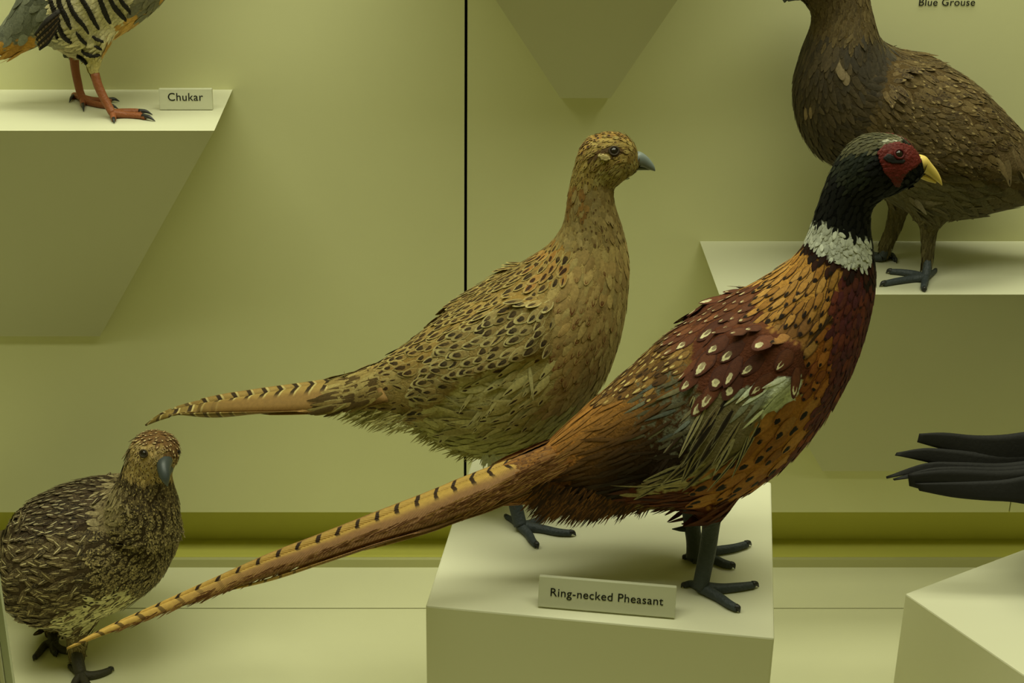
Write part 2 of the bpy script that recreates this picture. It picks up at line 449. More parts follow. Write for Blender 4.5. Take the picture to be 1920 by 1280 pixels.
class Bird:
    def __init__(self, name, loc, Y, label, cat, geos, spine, vox=0.003, smooth=5, bulge=()):
        self.root = thing(name, loc, label, cat); self.loc = np.array(loc, float); self.Y = Y
        self.spine = np.asarray(spine)
        V, Fc = merge(geos)
        tmp = mesh_obj('tmp', V, Fc)
        m = tmp.modifiers.new('r', 'REMESH'); m.mode = 'VOXEL'; m.voxel_size = vox; m.use_smooth_shade = True
        m2 = tmp.modifiers.new('s', 'SMOOTH'); m2.iterations = smooth; m2.factor = 0.5
        dg = bpy.context.evaluated_depsgraph_get()
        me = bpy.data.meshes.new_from_object(tmp.evaluated_get(dg)); me.name = 'body'
        old = tmp.data; bpy.data.objects.remove(tmp); bpy.data.meshes.remove(old)
        n = len(me.vertices); co = np.empty(n*3); me.vertices.foreach_get('co', co); co = co.reshape(-1,3)
        if bulge:   # folded wings and other swellings, raised along the surface normal
            nr = np.empty(n*3); me.vertices.foreach_get('normal', nr); nr = nr.reshape(-1,3)
            pp = self.pix(co); amt = np.zeros(n)
            for poly, h, soft in bulge:
                ins = inpoly(pp[:,0], pp[:,1], poly); q = np.asarray(poly, float); q2 = np.roll(q, -1, axis=0)
                dm = np.full(n, 1e9)
                for a, b_ in zip(q, q2):
                    e_ = b_-a; t = np.clip(((pp-a)@e_)/(e_@e_), 0, 1); dm = np.minimum(dm, np.linalg.norm(pp-(a+t[:,None]*e_), axis=1))
                x = np.clip(np.where(ins, dm, 0)/soft, 0, 1); amt = np.maximum(amt, h*x*x*(3-2*x))
            co = co + nr*amt[:,None]
        self.V = co.copy()
        me.calc_loop_triangles()
        tr = np.empty(len(me.loop_triangles)*3, int); me.loop_triangles.foreach_get('vertices', tr); self.T = tr.reshape(-1,3)
        self.bvh = BVHTree.FromPolygons([tuple(v) for v in self.V], [tuple(int(i) for i in t) for t in self.T])
        me.vertices.foreach_set('co', (co-self.loc).ravel())
        me.polygons.foreach_set('use_smooth', [True]*len(me.polygons)); me.update()
        self.body = bpy.data.objects.new('body', me); COL.objects.link(self.body); self.body.parent = self.root
        me.materials.append(M_BODY)
    def pix(self, P):
        Q = np.array(P, float).copy(); Q[:,1] = np.where(Q[:,1] > self.Y, 2*self.Y-Q[:,1], Q[:,1])
        return project(Q)
    def hit(self, px, py):
        d = ray(px, py); r = self.bvh.ray_cast(Vector(CAMP), Vector(d))
        if r[0] is None:
            p = at_y(px, py, self.Y); r = self.bvh.find_nearest(Vector(p))
        return np.array(r[0]), np.array(r[1])

def inpoly(px, py, poly):
    poly = np.asarray(poly, float); x, y = poly[:,0], poly[:,1]; x2, y2 = np.roll(x,-1), np.roll(y,-1)
    ins = np.zeros(len(px), bool)
    for i in range(len(x)):
        c = ((y[i] > py) != (y2[i] > py)); dy = y2[i]-y[i]
        if dy == 0: continue
        ins ^= c & (px < (x2[i]-x[i])*(py-y[i])/dy + x[i])
    return ins

def style(px, py, layers, gain, rng, mean=False):
    N = len(px)
    hol = np.zeros(N); S = dict(L=np.full(N,.02), W=np.full(N,.01), tilt=np.full(N,.10), tip=np.full(N,.3), R=np.full(N,.22), ang=np.full(N,np.nan),
             c0=np.full((N,3),.2), c1=np.full((N,3),.05), c2=np.full((N,3),.3), fp=np.tile([2.,.3,.3],(N,1)), fq=np.zeros((N,3)),
             skip=np.zeros(N,bool), jang=np.full(N,.12), pm=np.ones(N))
    # wobble the region borders a little so they are not ruled lines
    wx = px + rng.normal(0, 1, N)*4; wy = py + rng.normal(0, 1, N)*4
    for ly in layers:
        j = ly.get('soft', 1.0)
        qx = px + (wx-px)*j; qy = py + (wy-py)*j
        m = np.ones(N, bool) if 'poly' not in ly else inpoly(qx, qy, ly['poly'])
        if 'mask' in ly: m &= ly['mask'](qx, qy)
        if 'prob' in ly: m &= rng.random(N) < ly['prob']
        k = int(m.sum())
        if not k: continue
        for key in ('L','W','tilt','tip','R','ang','jang','skip'):
            if key in ly: S[key][m] = ly[key](px[m], py[m]) if callable(ly[key]) else ly[key]
        for key in ('c0','c1','c2'):
            if key in ly:
                v = ly[key]
                if callable(v): c = lin(v(px[m], py[m]))
                elif isinstance(v, list) and mean: c = np.tile(lin(np.array(v, float)).mean(0), (k,1))
                elif isinstance(v, list): c = lin(np.array(v, float)[rng.integers(0, len(v), k)])
                else: c = np.tile(lin(v), (k,1))
                S[key][m] = np.minimum(c*gain*ly.get('gain',1.0), 0.92)
        if 'fp' in ly: S['fp'][m] = ly['fp']
        if 'fq' in ly: S['fq'][m] = ly['fq']
        hol[m] = ly.get('hollow', 0.0)
        if 'pm' in ly: S['pm'][m] = ly['pm']
    S['fq'][:,2] = np.clip(hol*(1+rng.normal(0,.35,N)), 0, 1)
    S['fq'][:,0] *= np.clip(1+rng.normal(0,.3,N), 0, 1.2)
    S['fp'] = S['fp']*(1+rng.normal(0,1,(N,3))*np.array([.05,.2,.2]))
    return S

ROWS = np.array([0,.18,.36,.55,.72,.86,.95,1.0]); COLS = np.array([-1.,0.,1.])
def feather_arrays(P, Dr, Nn, L, W, tilt, R, tip):
    N = len(P); v = ROWS[None,:]
    rise = np.clip(.42+2.0*v, 0, 1)
    rnd = np.sqrt(np.clip(1-v**4,0,1)); pt = np.clip(1-v,0,1)**.75
    wv = rise*((1-tip[:,None])*rnd + tip[:,None]*pt)
    wv[:,-1] = np.maximum(wv[:,-1], .04)
    S = np.cross(Dr, Nn)
    Lv = L[:,None]*v
    up = 0.0004 + tilt[:,None]*Lv - Lv**2/(2*R[:,None])
    pos = P[:,None,None,:] + Dr[:,None,None,:]*Lv[:,:,None,None] \
        + S[:,None,None,:]*(W[:,None]/2*wv)[:,:,None,None]*COLS[None,None,:,None] \
        + Nn[:,None,None,:]*(up[:,:,None] - .07*W[:,None,None]*wv[:,:,None]*(COLS**2)[None,None,:])[...,None]
    return pos.reshape(N, -1, 3)
NR, NC = len(ROWS), len(COLS)
FQ = np.array([(r*NC+c, r*NC+c+1, (r+1)*NC+c+1, (r+1)*NC+c) for r in range(NR-1) for c in range(NC-1)])
FU = np.array([(c, r, 0) for r in ROWS for c in COLS])

def quad_mesh(name, V, Q, attrs, mat):
    me = bpy.data.meshes.new(name); n, q = len(V), len(Q)
    me.vertices.add(n); me.vertices.foreach_set('co', V.ravel())
    me.loops.add(q*4); me.loops.foreach_set('vertex_index', Q.ravel().astype(np.int32))
    me.polygons.add(q); me.polygons.foreach_set('loop_start', np.arange(0,q*4,4,dtype=np.int32))
    me.polygons.foreach_set('use_smooth', np.ones(q,bool))
    for k, (ty, arr) in attrs.items():
        a = me.attributes.new(k, ty, 'POINT')
        if ty == 'FLOAT_COLOR':
            a.data.foreach_set('color', np.hstack([arr, np.ones((len(arr),1))]).ravel().astype(np.float32))
        else: a.data.foreach_set('vector', arr.ravel().astype(np.float32))
    me.update(calc_edges=True); me.validate(); me.materials.append(mat)
    return me
def make_feathers(bird, pos, S, idx, singles):
    """singles: indices built as feather parts; the rest joined as one plumage part"""
    pos = pos - bird.loc
    def build(ids, name):
        k = len(ids); V = pos[ids].reshape(-1,3)
        Q = (FQ[None]+ (np.arange(k)*NR*NC)[:,None,None]).reshape(-1,4)
        rep = lambda a: np.repeat(a[ids], NR*NC, axis=0)
        at = dict(c0=('FLOAT_COLOR', rep(S['c0'])), c1=('FLOAT_COLOR', rep(S['c1'])), c2=('FLOAT_COLOR', rep(S['c2'])),
                  fuv=('FLOAT_VECTOR', np.tile(FU,(k,1))), fp=('FLOAT_VECTOR', rep(S['fp'])), fq=('FLOAT_VECTOR', rep(S['fq'])))
        me = quad_mesh(name, V, Q, at, M_FEATHER)
        o = bpy.data.objects.new(name, me); COL.objects.link(o); o.parent = bird.root
        return o
    sset = set(int(i) for i in singles)
    rest = np.array([i for i in idx if int(i) not in sset], int)
    if len(rest): build(rest, 'plumage')['kind'] = 'stuff'
    for i in singles: build(np.array([i]), 'feather')

def plume(bird, layers, gain, n_cand=40000, space=0.62, nsingle=220, seed=1, cull=True):
    rng = np.random.default_rng(seed)
    # body colour
    pb = bird.pix(bird.V); Sb = style(pb[:,0], pb[:,1], layers, gain, rng, True)
    a = bird.body.data.attributes.new('c0', 'FLOAT_COLOR', 'POINT')
    a.data.foreach_set('color', np.hstack([Sb['c0'], np.ones((len(pb),1))]).ravel().astype(np.float32))
    T = bird.T; A, B, C = bird.V[T[:,0]], bird.V[T[:,1]], bird.V[T[:,2]]
    cr = np.cross(B-A, C-A); ar = np.linalg.norm(cr, axis=1); nn = cr/np.maximum(ar,1e-12)[:,None]
    ti = rng.choice(len(T), n_cand, p=ar/ar.sum())
    r1 = np.sqrt(rng.random(n_cand)); r2 = rng.random(n_cand)
    P = A[ti]*(1-r1)[:,None] + B[ti]*(r1*(1-r2))[:,None] + C[ti]*(r1*r2)[:,None]
    Nn = nn[ti]
    pp = bird.pix(P)
    S = style(pp[:,0], pp[:,1], layers, gain, rng)
    # Poisson thinning
    keep = []; grid = {}; cell = 0.012
    sp = space*np.sqrt(S['L']*S['W'])*S['pm']
    for i in range(n_cand):
        if S['skip'][i]: continue
        p = P[i]; s = sp[i]; g = (int(p[0]//cell), int(p[1]//cell), int(p[2]//cell)); ok = True
        rr = 1 if s < cell else 2
        for dx in range(-rr, rr+1):
            for dy in range(-rr, rr+1):
                for dz in range(-rr, rr+1):
                    for j in grid.get((g[0]+dx,g[1]+dy,g[2]+dz), ()):
                        q = P[j]; dd = (p[0]-q[0])**2+(p[1]-q[1])**2+(p[2]-q[2])**2
                        if dd < (0.5*(s+sp[j]))**2: ok = False; break
                    if not ok: break
                if not ok: break
            if not ok: break
        if ok: keep.append(i); grid.setdefault(g, []).append(i)
    keep = np.array(keep); P = P[keep]; Nn = Nn[keep]; pp = pp[keep]
    for k in S: S[k] = S[k][keep]
    N = len(P)
    # flow towards the tail along the spine
    sd = np.gradient(bird.spine, axis=0)
    d2 = ((pp[:,None,:]-bird.spine[None])**2).sum(-1); ni = d2.argmin(1)
    fl = -sd[ni]; fl /= np.linalg.norm(fl, axis=1)[:,None]
    an = np.arctan2(fl[:,1], fl[:,0]); an = np.where(np.isnan(S['ang']), an, np.radians(S['ang']))
    an = an + rng.normal(0,1,N)*S['jang']
    Dr = np.stack([np.cos(an), np.zeros(N), -np.sin(an)*1.12], 1)
    Dr = Dr - Nn*(Dr*Nn).sum(1)[:,None]
    ln = np.linalg.norm(Dr, axis=1); bad = ln < .15
    Dr[bad] = np.cross(Nn[bad], [0,1,0]) ; ln = np.linalg.norm(Dr, axis=1); Dr /= ln[:,None]
    jl = 1+rng.normal(0,.10,N); L = S['L']*jl; W = S['W']*(1+rng.normal(0,.08,N))
    shade = 1+rng.normal(0,.10,N)
    for k in ('c0',): S[k] = np.clip(S[k]*shade[:,None], 0, .92)
    pos = feather_arrays(P, Dr, Nn, L, W, np.maximum(.02, S['tilt']+rng.normal(0,.02,N)), S['R'], S['tip'])
    vis = (P[:,1] < bird.Y) & ((Nn*(CAMP-P)).sum(1) > 0) & (pp[:,0] > 5) & (pp[:,0] < 1915) & (pp[:,1] > 5) & (pp[:,1] < 1275)
    size = np.where(vis, L*W, 0); order = np.argsort(-size)
    singles = [i for i in order[:nsingle] if size[i] > 0]
    make_feathers(bird, pos, S, np.arange(N), singles)
    return N

def strands(bird, P, Dr, Nn, L, W, cols, gain, name='fringe', tip=0.9, tilt=0.05):
    N = len(P); P = np.asarray(P); Dr = np.asarray(Dr, float); Dr /= np.linalg.norm(Dr, axis=1)[:,None]
    Nn = np.asarray(Nn, float); Nn = Nn - Dr*(Nn*Dr).sum(1)[:,None]; Nn /= np.linalg.norm(Nn, axis=1)[:,None]
    pos = feather_arrays(P, Dr, Nn, np.asarray(L), np.asarray(W), np.full(N,tilt), np.full(N,.08), np.full(N,tip)) - bird.loc
    c = np.minimum(lin(np.asarray(cols))*gain, .92)
    Q = (FQ[None]+(np.arange(N)*NR*NC)[:,None,None]).reshape(-1,4); rep = lambda a: np.repeat(a, NR*NC, axis=0)
    at = dict(c0=('FLOAT_COLOR', rep(c)), c1=('FLOAT_COLOR', rep(c)), c2=('FLOAT_COLOR', rep(c)), fuv=('FLOAT_VECTOR', np.tile(FU,(N,1))),
              fp=('FLOAT_VECTOR', rep(np.tile([2.,.3,.3],(N,1)))), fq=('FLOAT_VECTOR', np.zeros((N*NR*NC,3))))
    me = quad_mesh(name, pos.reshape(-1,3), Q, at, M_FEATHER)
    o = bpy.data.objects.new(name, me); COL.objects.link(o); o.parent = bird.root; o['kind'] = 'stuff'
    return o

def patch(bird, name, poly, mat, off=0.0012, step=2.0, sides=(0,1), rough=0.0006, cols=None):
    """a raised patch of skin or plumage that follows the body under a pixel outline"""
    poly = np.array(poly, float); x0, y0 = poly.min(0); x1, y1 = poly.max(0)
    xs = np.arange(x0, x1+step, step); ys_ = np.arange(y0, y1+step, step)
    gx_, gy_ = np.meshgrid(xs, ys_); inside = inpoly(gx_.ravel(), gy_.ravel(), poly).reshape(gx_.shape)
    idx = -np.ones(gx_.shape, int); V = []; NV = []
    for j in range(gx_.shape[0]):
        for i in range(gx_.shape[1]):
            if inside[j,i]:
                p, n = bird.hit(gx_[j,i], gy_[j,i]); idx[j,i] = len(V)
                V.append(p+n*(off+random.uniform(0,rough))); NV.append(n)
    Fc = []
    for j in range(gx_.shape[0]-1):
        for i in range(gx_.shape[1]-1):
            q = [idx[j,i], idx[j+1,i], idx[j+1,i+1], idx[j,i+1]]
            if min(q) >= 0: Fc.append(tuple(q))
    V = np.array(V); NV = np.array(NV); n0 = len(V)
    # skirt down into the body so the patch has thickness
    used = {}
    for f in Fc:
        for a, b_ in zip(f, f[1:]+f[:1]):
            used[(a,b_)] = used.get((a,b_),0)+1
    low = V - NV*(off+0.002); allV = np.vstack([V, low]); F2 = list(Fc)
    for (a,b_) in used:
        if (b_,a) not in used: F2.append((b_, a, a+n0, b_+n0))
    out = []
    for s in sides:
        g = (allV, F2) if s == 0 else mirror((allV, F2), bird.Y)
        out.append(mesh_obj(name, g[0], g[1], mat, bird.root, smooth=True))
    return out

def ball(c, r, seg=16, rings=10, sc=(1,1,1)):
    V = []; Fc = []
    for i in range(1, rings):
        th = math.pi*i/rings
        for k in range(seg):
            a = 2*math.pi*k/seg
            V.append(np.array(c)+r*np.array([sc[0]*math.sin(th)*math.cos(a), sc[1]*math.sin(th)*math.sin(a), sc[2]*math.cos(th)]))
    for i in range(rings-2):
        for k in range(seg):
            k2 = (k+1)%seg; Fc.append((i*seg+k, (i+1)*seg+k, (i+1)*seg+k2, i*seg+k2))
    V.append(np.array(c)+np.array([0,0,r*sc[2]])); V.append(np.array(c)-np.array([0,0,r*sc[2]])); t = len(V)-2
    for k in range(seg):
        k2 = (k+1)%seg; Fc.append((t, k, k2)); Fc.append((t+1, (rings-2)*seg+k2, (rings-2)*seg+k))
    return np.array(V), Fc
def ring(c, n, R, r, sx=1.0):
    n = n/np.linalg.norm(n); a = np.cross(n, [0,0,1]); a /= np.linalg.norm(a); b_ = np.cross(n, a)
    V = []; Fc = []; S, K = 20, 8
    for i in range(S):
        t = 2*math.pi*i/S; d = a*math.cos(t)*sx + b_*math.sin(t); dn = d/np.linalg.norm(d)
        for k in range(K):
            q = 2*math.pi*k/K; V.append(c + d*R + r*(dn*math.cos(q)+n*math.sin(q)))
    for i in range(S):
        for k in range(K):
            Fc.append((i*K+k, i*K+(k+1)%K, ((i+1)%S)*K+(k+1)%K, ((i+1)%S)*K+k))
    return np.array(V), Fc
def eye(bird, px, py, r, lid, sides=(0,1), sink=0.45, lift=0.0):
    p, n = bird.hit(px, py); c = p - n*r*sink + n*lift
    for s in sides:
        g = ball(c, r); g2 = ring(c+n*r*0.62, n, r*0.86, r*0.26, 1.15)
        if s: g = mirror(g, bird.Y); g2 = mirror(g2, bird.Y)
        e_ = mesh_obj('eye', g[0], g[1], M_EYE, bird.root, True)
        mesh_obj('eyelid', g2[0], g2[1], lid, e_, True, base=bird.loc)
def leg(bird, name, top, joints, rads, toes, mat, claws, z, toe_r=0.0042, extra=None, cf=0.75):
    """top / joints: 3D points down the shank; toes: list of pixel polylines on the ground"""
    geos = [tube([top]+joints, rads, 12, 5)]
    cl = []
    foot = np.array(joints[-1])
    for (pts, r0) in toes:
        P = [foot]
        for q in pts[:-1]: P.append(at_z(q[0], q[1], z+r0*0.85))
        tipp = at_z(pts[-1][0], pts[-1][1], z+0.0008)
        last = P[-1]
        P2 = [foot]+P[1:]
        if len(P2) < 2: P2.append(foot*0.3+tipp*0.7)
        mid_ = last*(1-cf)+tipp*cf if len(P) > 1 else foot*(1-cf)+tipp*cf
        mid_ = np.array([mid_[0], mid_[1], z+r0*0.8])
        P2.append(mid_)
        # knobbly toe
        pr = np.linspace(r0*1.15, r0*0.72, len(P2))
        geos.append(tube(P2, pr, 10, 6))
        up = np.array([0,0,1])
        cl.append(tube([mid_-(tipp-mid_)*0.3, mid_+(tipp-mid_)*0.4+up*r0*0.45, tipp], [r0*0.72, r0*0.5, 0.0003], 8, 4))
    if extra: geos += extra
    V, Fc = merge(geos)
    lo = V[:,2] < z; V[lo,2] = z
    o = mesh_obj(name, V, Fc, mat, bird.root, True)
    for c in cl:
        Vc = c[0]; Vc[:,2] = np.maximum(Vc[:,2], z)
        mesh_obj('claw', Vc, c[1], claws, o, True, base=bird.loc)
    return o
def vane(bird, name, ridge, edge, Yr, Ye, mat, sub=6, across=7, camber=0.004, thick=0.0012, flip=False):
    A = catmull(ridge, sub); B = catmull(edge, sub); n = len(A)
    yr = np.full(n, Yr) if np.isscalar(Yr) else np.interp(np.linspace(0,1,n), np.linspace(0,1,len(Yr)), Yr)
    ye = np.full(n, Ye) if np.isscalar(Ye) else np.interp(np.linspace(0,1,n), np.linspace(0,1,len(Ye)), Ye)
    V = []; UV = []
    R3 = np.array([at_y(A[i][0], A[i][1], yr[i]) for i in range(n)]); E3 = np.array([at_y(B[i][0], B[i][1], ye[i]) for i in range(n)])
    cum = np.r_[0, np.cumsum(np.linalg.norm(np.diff((R3+E3)/2, axis=0), axis=1))]; cum /= cum[-1]
    T = np.gradient(R3, axis=0)
    for side in (0, 1):
        for i in range(n):
            wv = E3[i]-R3[i]; nr = np.cross(wv, T[i]); ln = np.linalg.norm(nr); nr = nr/ln if ln > 1e-12 else np.array([0,-1,0])
            if nr[1] > 0: nr = -nr
            for k in range(across):
                u = k/(across-1)
                V.append(R3[i]+wv*u + nr*(camber*math.sin(math.pi*u)*min(1, np.linalg.norm(wv)/0.02) - thick*side)); UV.append((u, cum[i], 0))
    V = np.array(V); Q = []; h = n*across
    if flip:
        y_ = np.tile(np.repeat(yr, across), 2); V[:,1] = y_ - 0.5*(V[:,1]-y_)
    for i in range(n-1):
        for k in range(across-1):
            a = i*across+k; Q.append((a, a+1, a+across+1, a+across)); Q.append((h+a, h+a+across, h+a+across+1, h+a+1))
    for i in range(n-1):
        a = i*across; Q.append((a, a+across, h+a+across, h+a)); a += across-1; Q.append((a, h+a, h+a+across, a+across))
    for k in range(across-1):
        Q.append((k, h+k, h+k+1, k+1)); a = (n-1)*across+k; Q.append((a, a+1, h+a+1, h+a))
    Q = np.array(Q)
    if flip: Q = Q[:,::-1]
    me = quad_mesh(name, V-bird.loc, Q, dict(fuv=('FLOAT_VECTOR', np.array(UV))), mat)
    o = bpy.data.objects.new(name, me); COL.objects.link(o); o.parent = bird.root
    return o
def mvane(bird, name, ridge, edge, Yr, Ye, mat, **k):
    for fl in (False, True): vane(bird, name, ridge, edge, Yr, Ye, mat, flip=fl, **k)


def W_(st, w): return [tuple(s)+(w,) if len(s) == 4 else s for s in st]

# ================================================================== cock pheasant
YM = 1.255
mst = [(930,876,960,946,.75),(1010,838,1040,944,.78),(1070,785,1110,952,.80),(1130,730,1190,950,.82),(1190,677,1270,950,.82),(1250,624,1345,940,.82),
       (1310,588,1420,908,.80),(1370,553,1490,850,.80),(1425,525,1548,778,.80),(1475,493,1597,693,.80),(1503,467,1629,600,.80),
       (1515,441,1642,522,.80),(1522,421,1637,464,.80),(1532,390,1632,421,.80),(1544,355,1637,388,.78),(1557,323,1660,368,.74),
       (1576,290,1692,355,.70),(1601,264,1714,343,.68),(1636,250,1727,333,.66),(1680,253,1733,325,.62),(1707,270,1735,318,.55),(1722,290,1733,309,.4)]
mb, mf, msp = loft(mst, YM)
thn = loft([(1270,830,1420,860,.7),(1275,890,1405,900,.7),(1285,930,1380,940,.7),(1300,962,1360,965,.7),(1315,982,1345,984,.7)], YM, yoff=-0.030, seg=16)
thf = loft([(1270,830,1400,850,.7),(1265,880,1370,890,.7),(1268,920,1340,925,.7),(1275,955,1318,955,.7),(1282,970,1305,970,.7)], YM, yoff=0.030, seg=16)
wst = [(1500,625,1515,705,.25),(1440,600,1470,755,.25),(1370,605,1420,800,.24),(1310,640,1350,850,.22),(1250,710,1280,880,.2),(1205,790,1225,905,.2),(1180,860,1190,915,.2)]
wl = loft(wst, YM, yoff=-0.066, seg=20)
wl2 = mirror(wl, YM)
cock = Bird('pheasant_cock', tuple(at_z(1312,1102,ZB)*np.array([1,0,0])+np.array([0,YM,ZB])), YM,
    'mounted cock pheasant with red face, white neck ring and long barred tail', 'pheasant',
    [(mb,mf), thn[:2], thf[:2]], msp, bulge=[([(1515,640),(1510,710),(1440,775),(1400,850),(1290,910),(1195,925),(1230,870),(1290,760),(1285,690),(1340,610),(1430,600)], .007, 26)])
GM = np.array([.77, .80, .80])
dk = (24,14,9)
def grad(t, stops, cols):
    c = np.array(cols, float); return np.stack([np.interp(t, stops, c[:,k]) for k in range(3)], 1)
